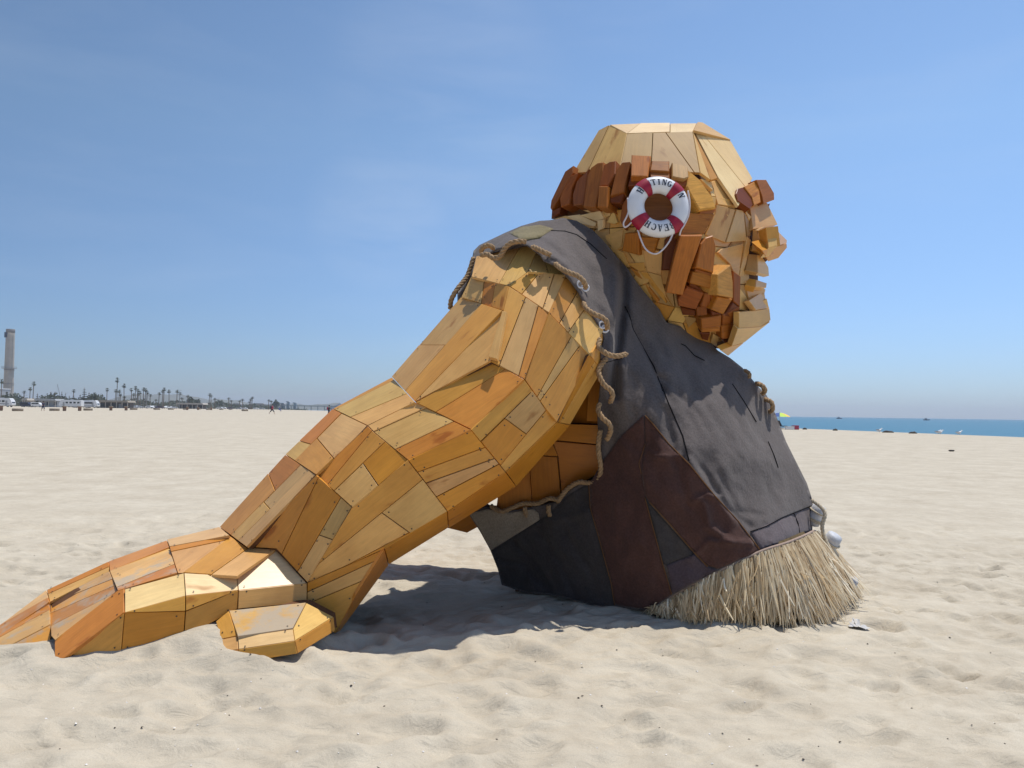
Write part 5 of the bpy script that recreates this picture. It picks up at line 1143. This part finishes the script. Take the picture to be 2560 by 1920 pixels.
for i, (a, b_, y, D) in enumerate(((545, 566, 1008, 820), (585, 604, 1008, 840), (640, 662, 1008, 900), (700, 712, 1007, 950), (716, 724, 1003, 1000), (733, 741, 1006, 1050), (664, 684, 1011, 900))):
    pavilion(a, b_, y, D, 'far grey building among the haze toward the pier', M_WALLG, M_WALLG, 3, 'far_building'); 
for o in COL.objects:
    if o.name.startswith('far_building'): o['group'] = 'far buildings toward the pier'
# lamp posts and a crane
for i, (px, y, D) in enumerate(((60, 988, 330), (249, 985, 380), (162, 983, 420), (254, 990, 400), (448, 976, 430), (545, 995, 600), (365, 985, 420))):
    e = empty('lamp_post', GP(px, D)); tag(e, 'thin grey lamp post among the parked vehicles', 'lamp post', 'lamp posts of the car park'); hh = hgt(px, y, D) - e.location.z
    b = MB(); b.tube([(0, 0, 0), (0, 0, hh)], [.12, .07], 7); b.build('pole', M_STEEL, e); b = MB(); b.tube([(0, 0, hh), (.6, 0, hh + .1)], .05, 6); b.box((.8, 0, hh + .08), (.6, .25, .12)); b.build('lamp_head', M_STEEL, e)
cr = empty('crane', GP(150, 720)); tag(cr, 'thin slanting crane boom above the pines', 'crane'); hh = hgt(142, 960, 720) - cr.location.z
b = MB(); b.tube([(1.5, 0, 2), (-3.2, 0, hh)], [.4, .2], 5); b.build('boom', M_STEEL, cr); b = MB(); b.box((1.5, 0, 1.4), (4, 3, 2.8)); b.build('cab', M_WALL, cr); b = MB(); b.tube([(-3.2, 0, hh), (-3.2, 0, hh * .5)], .06, 4); b.build('cable', M_STEEL, cr)
# fire rings and barrels on the sand
fp = empty('fire_ring'); b = MB(); b.lathe([(.60, 0), (.84, 0), (.86, .40), (.80, .46), (.62, .46), (.58, .38), (.60, .02)], 24); b.build('concrete_ring', M_FIRE, fp, True); b = MB(); b.lathe([(.0, .14), (.35, .16), (.62, .10)], 16); b.build('ash_bed', M_ASH, fp, True)
first = True
for px, w_ in ((44, 25), (136, 23), (220, 21), (334, 17.5), (392, 15.5), (427, 14), (464, 13), (521, 12), (612, 16), (553, 10.5), (576, 9.5), (497, 10)):
    o = fp if first else copy_tree(fp); first = False; D = 1.72 * FPX / w_; o.location = GP(px, D); o.rotation_euler = (0, 0, random.random() * 6)
    tag(o, 'low round concrete fire ring set on the open sand', 'fire ring', 'fire rings on the beach')
bp_ = empty('litter_barrel'); b = MB(); b.lathe([(0, 0), (.29, 0), (.31, .3), (.29, .32), (.31, .34), (.31, .68), (.33, .72), (.33, .8)], 18); b.build('barrel', M_BARREL, bp_, True); b = MB(); b.lathe([(.30, .78), (.47, .80), (.47, .90), (.36, .93), (.34, .86), (.2, .84)], 18); b.build('lid', M_FIRE, bp_, True)
first = True
for px, D in ((2, 140), (161, 150), (199, 155), (277, 172), (315, 178), (468, 235), (495, 260), (528, 270)):
    o = bp_ if first else copy_tree(bp_); first = False; o.location = GP(px, D); tag(o, 'brown litter barrel with a flared lid standing on the sand', 'litter barrel', 'litter barrels on the beach')

# people
def person(px, D, label, top_m, leg_m, rz=0, walk=.25, pack=None, sit=False, hat=None):
    e = empty('person', GP(px, D)); e.rotation_euler = (0, 0, rz); tag(e, label, 'person')
    hz = .5 if sit else .92
    V_ = {'pel': (0, 0, hz), 'sp': (.02, 0, hz + .22), 'ch': (.05, 0, hz + .42), 'nk': (.06, 0, hz + .58), 'hd': (.08, 0, hz + .72), 'tp': (.08, 0, hz + .80)}
    ed = [('pel', 'sp'), ('sp', 'ch'), ('ch', 'nk'), ('nk', 'hd'), ('hd', 'tp')]; rad = {'pel': .15, 'sp': .14, 'ch': .16, 'nk': .055, 'hd': .10, 'tp': .07}
    for s, n in ((-1, 'l'), (1, 'r')):
        sw = s * walk
        V_.update({n + 'sh': (.05, s * .19, hz + .48), n + 'el': (.02 - sw * .5, s * .25, hz + .22), n + 'ha': (.18 - sw * .6, s * .24, hz + .0), n + 'hip': (0, s * .10, hz - .03)})
        if sit: V_.update({n + 'kn': (.42, s * .14, hz + .05), n + 'an': (.45, s * .14, .08), n + 'ft': (.62, s * .15, .04)})
        else: V_.update({n + 'kn': (sw + .05, s * .11, .49), n + 'an': (sw * 1.6 - .06, s * .11, .08 + (.08 if sw < 0 else 0)), n + 'ft': (sw * 1.6 + .12, s * .12, .04)})
        rad.update({n + 'sh': .07, n + 'el': .05, n + 'ha': .04, n + 'hip': .10, n + 'kn': .065, n + 'an': .045, n + 'ft': .04}); ed += [('ch', n + 'sh'), (n + 'sh', n + 'el'), (n + 'el', n + 'ha'), ('pel', n + 'hip'), (n + 'hip', n + 'kn'), (n + 'kn', n + 'an'), (n + 'an', n + 'ft')]
    ks = list(V_); ix = {k: i for i, k in enumerate(ks)}; me = bpy.data.meshes.new('body'); me.from_pydata([V_[k] for k in ks], [(ix[a], ix[b]) for a, b in ed], [])
    o = link('body', me, M_SKIN, e); s_ = o.modifiers.new('skin', 'SKIN'); 
    for k in ks: me.skin_vertices[0].data[ix[k]].radius = (rad[k], rad[k])
    me.skin_vertices[0].data[0].use_root = True; o.modifiers.new('smooth', 'SUBSURF').levels = 1; o.modifiers['smooth'].render_levels = 1
    A = lambda k: Vector(V_[k])
    b = MB(); b.tube([A('pel') - Vector((0, 0, .06)), A('sp'), A('ch'), A('nk') - Vector((0, 0, .06))], [.185, .175, .20, .10], 12)
    for n in 'lr': b.tube([A(n + 'sh').lerp(A('ch'), .3), A(n + 'sh'), A(n + 'el')], [.10, .09, .075], 8)
    b.build('shirt', top_m, e, True); b = MB(); b.tube([A('pel') + Vector((0, 0, .06)), A('pel') - Vector((0, 0, .07))], [.18, .17], 12)
    for n in 'lr': b.tube([A(n + 'hip'), A(n + 'kn'), A(n + 'kn').lerp(A(n + 'an'), .3 if not sit else .9)], [.12, .095, .075], 9)
    b.build('trousers', leg_m, e, True); b = MB(); b.tube([A('hd') + Vector((-.03, 0, -.02)), A('hd') + Vector((-.02, 0, .06)), A('tp') + Vector((-.01, 0, .06))], [.11, .125, .04], 10); b.build('hair', hat or M_TYRE, e, True)
    if pack: b = MB(); b.box((-.22, 0, hz + .33), (.22, .32, .46), taper=.85); o = b.build('backpack', pack, e); v_ = o.modifiers.new('bevel', 'BEVEL'); v_.width = .06; v_.segments = 2
M_PINK = mat('red_shirt', (.42, .06, .10), .8); M_NAVYC = mat('navy_cloth', (.025, .03, .07), .9); M_DKC = mat('dark_cloth', (.03, .028, .035), .9); M_BLUE2 = mat('blue_cloth', (.08, .12, .35), .8)
person(680, 148, 'walker in a red top with a dark backpack crossing the open sand', M_PINK, M_DKC, rz=.4, pack=M_NAVYC, walk=.3)
person(822, 128, 'person in dark and red clothes partly hidden behind the wooden arm', M_DKC, M_NAVYC, rz=.2, pack=M_PINK, walk=.1)
person(107, 146, 'person in navy clothes standing by the fire rings and litter barrels', M_NAVYC, M_NAVYC, rz=-.3, walk=.12)
person(698, 230, 'person in blue sitting on the sand beyond the walker', M_BLUE2, M_BLUE2, rz=0, sit=True)
# pier
pe = empty('pier', GP(700, 950)); tag(pe, 'long low pier on thin piles reaching out over the sea', 'pier'); x0 = G(690, 950).x - pe.location.x; x1 = G(1250, 950).x - pe.location.x; zd = hgt(790, 1015, 950) - pe.location.z
b = MB(); b.box(((x0 + x1) / 2, 0, zd), (x1 - x0, 8, .9)); b.build('deck', M_CONC, pe); b = MB(); b.box(((x0 + x1) / 2, -3.9, zd + 1.2), (x1 - x0, .12, .1)); b.build('railing', M_STEEL, pe)
for k in range(34):
    x = x0 + 3 + k * (x1 - x0 - 6) / 33; b = MB(); b.tube([(x, -3, -4), (x, -3, zd)], .45, 7); b.build('pile', M_CONC, pe)
# hills and scrub
def ridge(name, prof, D, dep, m):
    vs = []; fs = []; n = len(prof)
    for i, (px, py) in enumerate(prof):
        p = G(px, D); h = hgt(px, py, D); vs += [(p.x, D - dep, -2), (p.x, D - dep * .4, h * .65), (p.x * 1.02, D, h), (p.x * 1.06, D + dep, -2)]
    for i in range(n - 1):
        for j in range(3): fs.append((i * 4 + j, (i + 1) * 4 + j, (i + 1) * 4 + j + 1, i * 4 + j + 1))
    tag(link(name, mesh(name, vs, fs, True), m), kind='structure')
prof = [(x, 1010 - 26 * math.exp(-((x - 400) / 130.) ** 2) - 6 * math.exp(-((x - 560) / 80.) ** 2) + 2.2 * math.sin(x * .05) + 1.3 * math.sin(x * .13 + 1)) for x in range(-150, 860, 14)]
ridge('hills', prof, 3300, 350, speckled('dry_hillside', (.12, .12, .075), .25, .01, .95))
vs = []; fs = []; R = random.Random(5)
for k in range(14000):
    px = R.uniform(-60, 770); D = R.uniform(520, 760) + max(0, px - 300) * .7; p = G(px, D); hh = (2.6 + 2.4 * (math.sin(px * .06) * .5 + .5) + R.uniform(0, 1.5)) * (1.5 if px < 260 else 1.1 if px < 640 else .7); c_ = Vector((p.x, p.y, gz(p.x, p.y) + R.random() * hh)); s = R.uniform(.35, .9); a = Vector((R.gauss(0, 1), R.gauss(0, 1), R.gauss(0, 1))).normalized() * s; d = a.orthogonal().normalized() * s
    n = len(vs); vs += [c_ - a, c_ + d, c_ + a, c_ - d]; fs.append((n, n + 1, n + 2, n + 3))
tag(link('coastal_scrub', mesh('coastal_scrub', vs, fs), M_LEAF), 'dark band of coastal scrub behind the car park', 'scrub', kind='stuff')

# ------------------------------------------------------------------ right side: parasol camp, shore debris, gulls, boats
pc = G(1949, 80); pc.z = gz(pc.x, pc.y); pa = empty('beach_umbrella', pc); tag(pa, 'rainbow striped beach umbrella behind the back of the wooden giant', 'umbrella'); zt = hgt(1944, 1031.5, 80) - pc.z; zr = hgt(1944, 1041, 80) - pc.z
b = MB(); b.tube([(0, 0, 0), (0, 0, zt + .08)], .025, 7); b.build('pole', M_RVW, pa)
for k, c_ in enumerate(((.75, .45, .05), (.85, .25, .04), (.65, .05, .05), (.10, .06, .25), (.03, .06, .28), (.03, .08, .26), (.45, .62, .06), (.85, .50, .06))):
    vs = [(0, 0, zt)]; fs = []; a0 = k * math.pi / 4 - .3
    for i in range(1, 5):
        for j in range(4):
            a = a0 + math.pi / 4 * j / 3; r = 1.0 * i / 4; vs.append((r * math.cos(a), r * math.sin(a), zt - (zt - zr) * (i / 4) ** 1.8 - .03 * math.sin(j / 3 * math.pi) * i / 4))
    for j in range(3): fs.append((0, 1 + j, 2 + j))
    for i in range(3):
        for j in range(3): q_ = 1 + i * 4 + j; fs.append((q_, q_ + 4, q_ + 5, q_ + 1))
    link('canopy_panel', mesh('canopy_panel', vs, fs, True), mat('umbrella_cloth_%d' % k, c_, .7), pa)
def camp(px, D, name, label, cat, build): e = empty(name, GP(px, D)); tag(e, label, cat); build(e)
def chair(m):
    def f(e):
        b = MB(); b.box((0, 0, .32), (.55, .5, .05)); b.build('seat', m, e); b = MB(); b.add([(-.25, -.25, .32), (-.25, .25, .32), (-.5, .25, .85), (-.5, -.25, .85), (-.29, -.25, .32), (-.29, .25, .32), (-.54, .25, .85), (-.54, -.25, .85)], [(0, 1, 2, 3), (7, 6, 5, 4), (0, 3, 7, 4), (1, 5, 6, 2), (2, 6, 7, 3), (0, 4, 5, 1)]); b.build('backrest', m, e)
        for x in (-.24, .24):
            for y in (-.23, .23): b = MB(); b.tube([(x, y, 0), (x, y, .32)], .018, 6); b.build('leg', M_STEEL, e)
    return f
camp(1950, 78, 'beach_chair', 'dark blue beach chair under the rainbow umbrella', 'chair', chair(M_NAVYC)); camp(1960, 77.5, 'beach_chair', 'black beach chair beside the white cooler box', 'chair', chair(M_DKC))
def box_(m, d):
    def f(e):
        b = MB(); b.box((0, 0, d[2] / 2), d, taper=.95); o = b.build('box', m, e); v_ = o.modifiers.new('bevel', 'BEVEL'); v_.width = .03; b = MB(); b.box((0, 0, d[2] + .03), (d[0], d[1], .07)); b.build('lid', m, e)
    return f
camp(1974, 77, 'cooler_box', 'long white cooler box by the beach chairs', 'cooler', box_(M_RVW, (.85, .4, .24))); camp(1990, 77, 'beach_bag', 'pink red beach bag next to the white cooler box', 'bag', box_(M_PINK, (.5, .35, .34))); camp(1983, 78, 'cooler_box', 'small red cooler box between the beach bag and the white one', 'cooler', box_(M_REDC, (.3, .3, .3)))
def lump(px, py, sz, name, label, cat, m, D=None, group=None):
    D = D or 70; p = GP(px, D); e = MB(); R = random.Random(int(px)); vs = []; n = 10
    for i in range(7):
        t = i / 6; rr = math.sin(math.pi * (.04 + .92 * t)) ** .7
        for k in range(n): a = 2 * math.pi * k / n; vs.append(((t - .5) * sz[0] + R.uniform(-.02, .02), math.cos(a) * rr * sz[1] / 2 * R.uniform(.8, 1.2), max(-.04, math.sin(a) * rr * sz[2] * R.uniform(.7, 1.2))))
    fs = [(i * n + k, (i + 1) * n + k, (i + 1) * n + (k + 1) % n, i * n + (k + 1) % n) for i in range(6) for k in range(n)]; o = link(name, mesh(name, vs, fs, True), m); o.location = p + Vector((0, 0, .03)); tag(o, label, cat, group)
M_KELP = speckled('dried_kelp', (.055, .045, .035), .3, 8, .8)
KL = 'dark clump of dried kelp lying along the shore edge'
for px, D, s in ((2012, 78, .4), (2088, 75, .45), (2220, 70, 1.0), (2282, 68, .7)): lump(px, 0, (s, .35, .16), 'kelp_clump', KL, 'kelp', M_KELP, D, 'kelp clumps along the shore')
lump(2378, 0, (.26, .16, .05), 'kelp_clump', 'lone dark kelp clump out on the open sand short of the shore', 'kelp', M_KELP, 36)
def gull(px, D):
    e = empty('gull', GP(px, D)); tag(e, 'white gull resting on the sand at the shore edge', 'gull', 'gulls at the shore'); vs = []; n = 10
    for i, (x, r, z) in enumerate(((-.30, .01, .20), (-.18, .06, .18), (-.05, .10, .17), (.08, .105, .18), (.15, .075, .23), (.18, .055, .30), (.22, .05, .34), (.27, .025, .33), (.32, .006, .32))):
        for k in range(n): a = 2 * math.pi * k / n; vs.append((x, math.cos(a) * r, z + math.sin(a) * r))
    fs = [(i * n + k, (i + 1) * n + k, (i + 1) * n + (k + 1) % n, i * n + (k + 1) % n) for i in range(8) for k in range(n)]; link('body', mesh('body', vs, fs, True), M_RVW, e)
    for s in (-1, 1): b = MB(); b.add([(.08, s * .10, .22), (-.1, s * .125, .2), (-.36, s * .03, .2), (-.1, s * .07, .27)], [(0, 1, 2, 3)]); b.build('wing', M_WALLG, e, fix=False); b = MB(); b.tube([(.02, s * .04, .1), (.02, s * .04, 0)], .008, 5); b.build('leg', M_FIRE, e)
for px, D in ((2345, 68), (2397, 66), (2198, 71), (2350, 67)): gull(px, D)
for px, D in ((2098, 900), (2316, 800)):
    e = empty('boat', (G(px, D).x, D, -.85)); tag(e, 'tiny dark boat far out on the sea', 'boat', 'boats on the sea'); b = MB(); b.prism([(-3, .8), (-2.6, 0), (2.3, 0), (3.4, 1.0)], -.9, .9); b.build('hull', M_NAVYC, e); b = MB(); b.box((-.6, 0, 1.5), (1.8, 1.3, 1.3)); b.build('cabin', M_WALLG, e)
# breaking ripples at the water's edge
vs = []; fs = []; R = random.Random(3)
for y in np.arange(30, 120, .35):
    for row, (off, pr_) in enumerate(((9.3, .5), (12, .22))):
        if perlin(np.array([y * .09 + row * 7]), np.array([row * 3.3]))[0] + R.uniform(-.1, .1) > .12 - pr_ * .4:
            bx = float(berm(y)) + off + R.uniform(-.5, .5); n = len(vs); s = R.uniform(.35, .8); vs += [Vector((bx - s, y - .4, -.84)), Vector((bx, y - .4, -.66 + R.uniform(-.05, .12))), Vector((bx + s, y - .4, -.84)), Vector((bx - s, y + .4, -.84)), Vector((bx, y + .4, -.66 + R.uniform(-.05, .12))), Vector((bx + s, y + .4, -.84))]
            fs += [(n, n + 1, n + 4, n + 3), (n + 1, n + 2, n + 5, n + 4)]
tag(link('sea_foam', mesh('sea_foam', vs, fs, True), mat('foam', (.8, .82, .83), .8)), kind='stuff')

# ------------------------------------------------------------------ shell chips, bits of wood
vs = []; fs = []; R = random.Random(11)
def chips(n, smin, smax, seed):
    R = random.Random(seed); vs = []; fs = []
    for k in range(n):
        y = 3.3 + 7 * R.random() ** 1.4; x = R.uniform(-.72, .72) * y; s = R.uniform(smin, smax); z = gz(x, y) + s * .25; a = R.uniform(0, 6.28); b0 = len(vs); m_ = R.choice((4, 5, 6))
        for i in range(m_): q_ = a + 6.283 * i / m_; vs.append((x + math.cos(q_) * s * R.uniform(.6, 1.1), y + math.sin(q_) * s * R.uniform(.5, 1.0), z + R.uniform(-.3, .4) * s))
        vs.append((x, y, z + s * .55)); fs += [(b0 + i, b0 + (i + 1) % m_, b0 + m_) for i in range(m_)]
    return vs, fs
tag(link('shell_chips', mesh('shell_chips', *chips(260, .003, .0085, 21)), mat('shell', (.78, .74, .70), .5)), kind='stuff')
tag(link('dark_flotsam', mesh('dark_flotsam', *chips(170, .003, .010, 33)), speckled('flotsam', (.06, .045, .035), .4, 40, .9)), kind='stuff')
tw = P(975, 1898, 3.55); b = MB()
def onS(x, y, h=.012): return Vector((x, y, gz(x, y) + h))
t0 = G(975, 3.58)
b.tube([onS(t0.x - .035, t0.y - .02), onS(t0.x - .005, t0.y, .016), onS(t0.x + .03, t0.y + .008, .015)], [.003, .0045, .003], 6); b.tube([onS(t0.x - .005, t0.y, .016), onS(t0.x - .03, t0.y + .02, .02)], [.0035, .002], 6); b.tube([onS(t0.x + .012, t0.y + .004, .015), onS(t0.x + .03, t0.y - .008, .012)], [.003, .002], 6)
tag(b.build('twig', speckled('grey_twig', (.10, .08, .065), .3, 60, .9)), 'small forked grey twig lying alone on the foreground sand', 'twig')

# ------------------------------------------------------------------ sea haze
hz = MB(); hz.box((0, 2300, 31), (13000, 6600, 74)); ho = hz.build('haze', None)
hm = bpy.data.materials.new('haze_air'); hm.use_nodes = True; hm.node_tree.nodes.clear()
out = hm.node_tree.nodes.new('ShaderNodeOutputMaterial'); pv = hm.node_tree.nodes.new('ShaderNodeVolumePrincipled')
pv.inputs['Color'].default_value = (.86, .91, 1, 1); pv.inputs['Density'].default_value = HAZE; pv.inputs['Anisotropy'].default_value = .2
hm.node_tree.links.new(pv.outputs[0], out.inputs['Volume']); ho.data.materials.append(hm); tag(ho, kind='stuff')
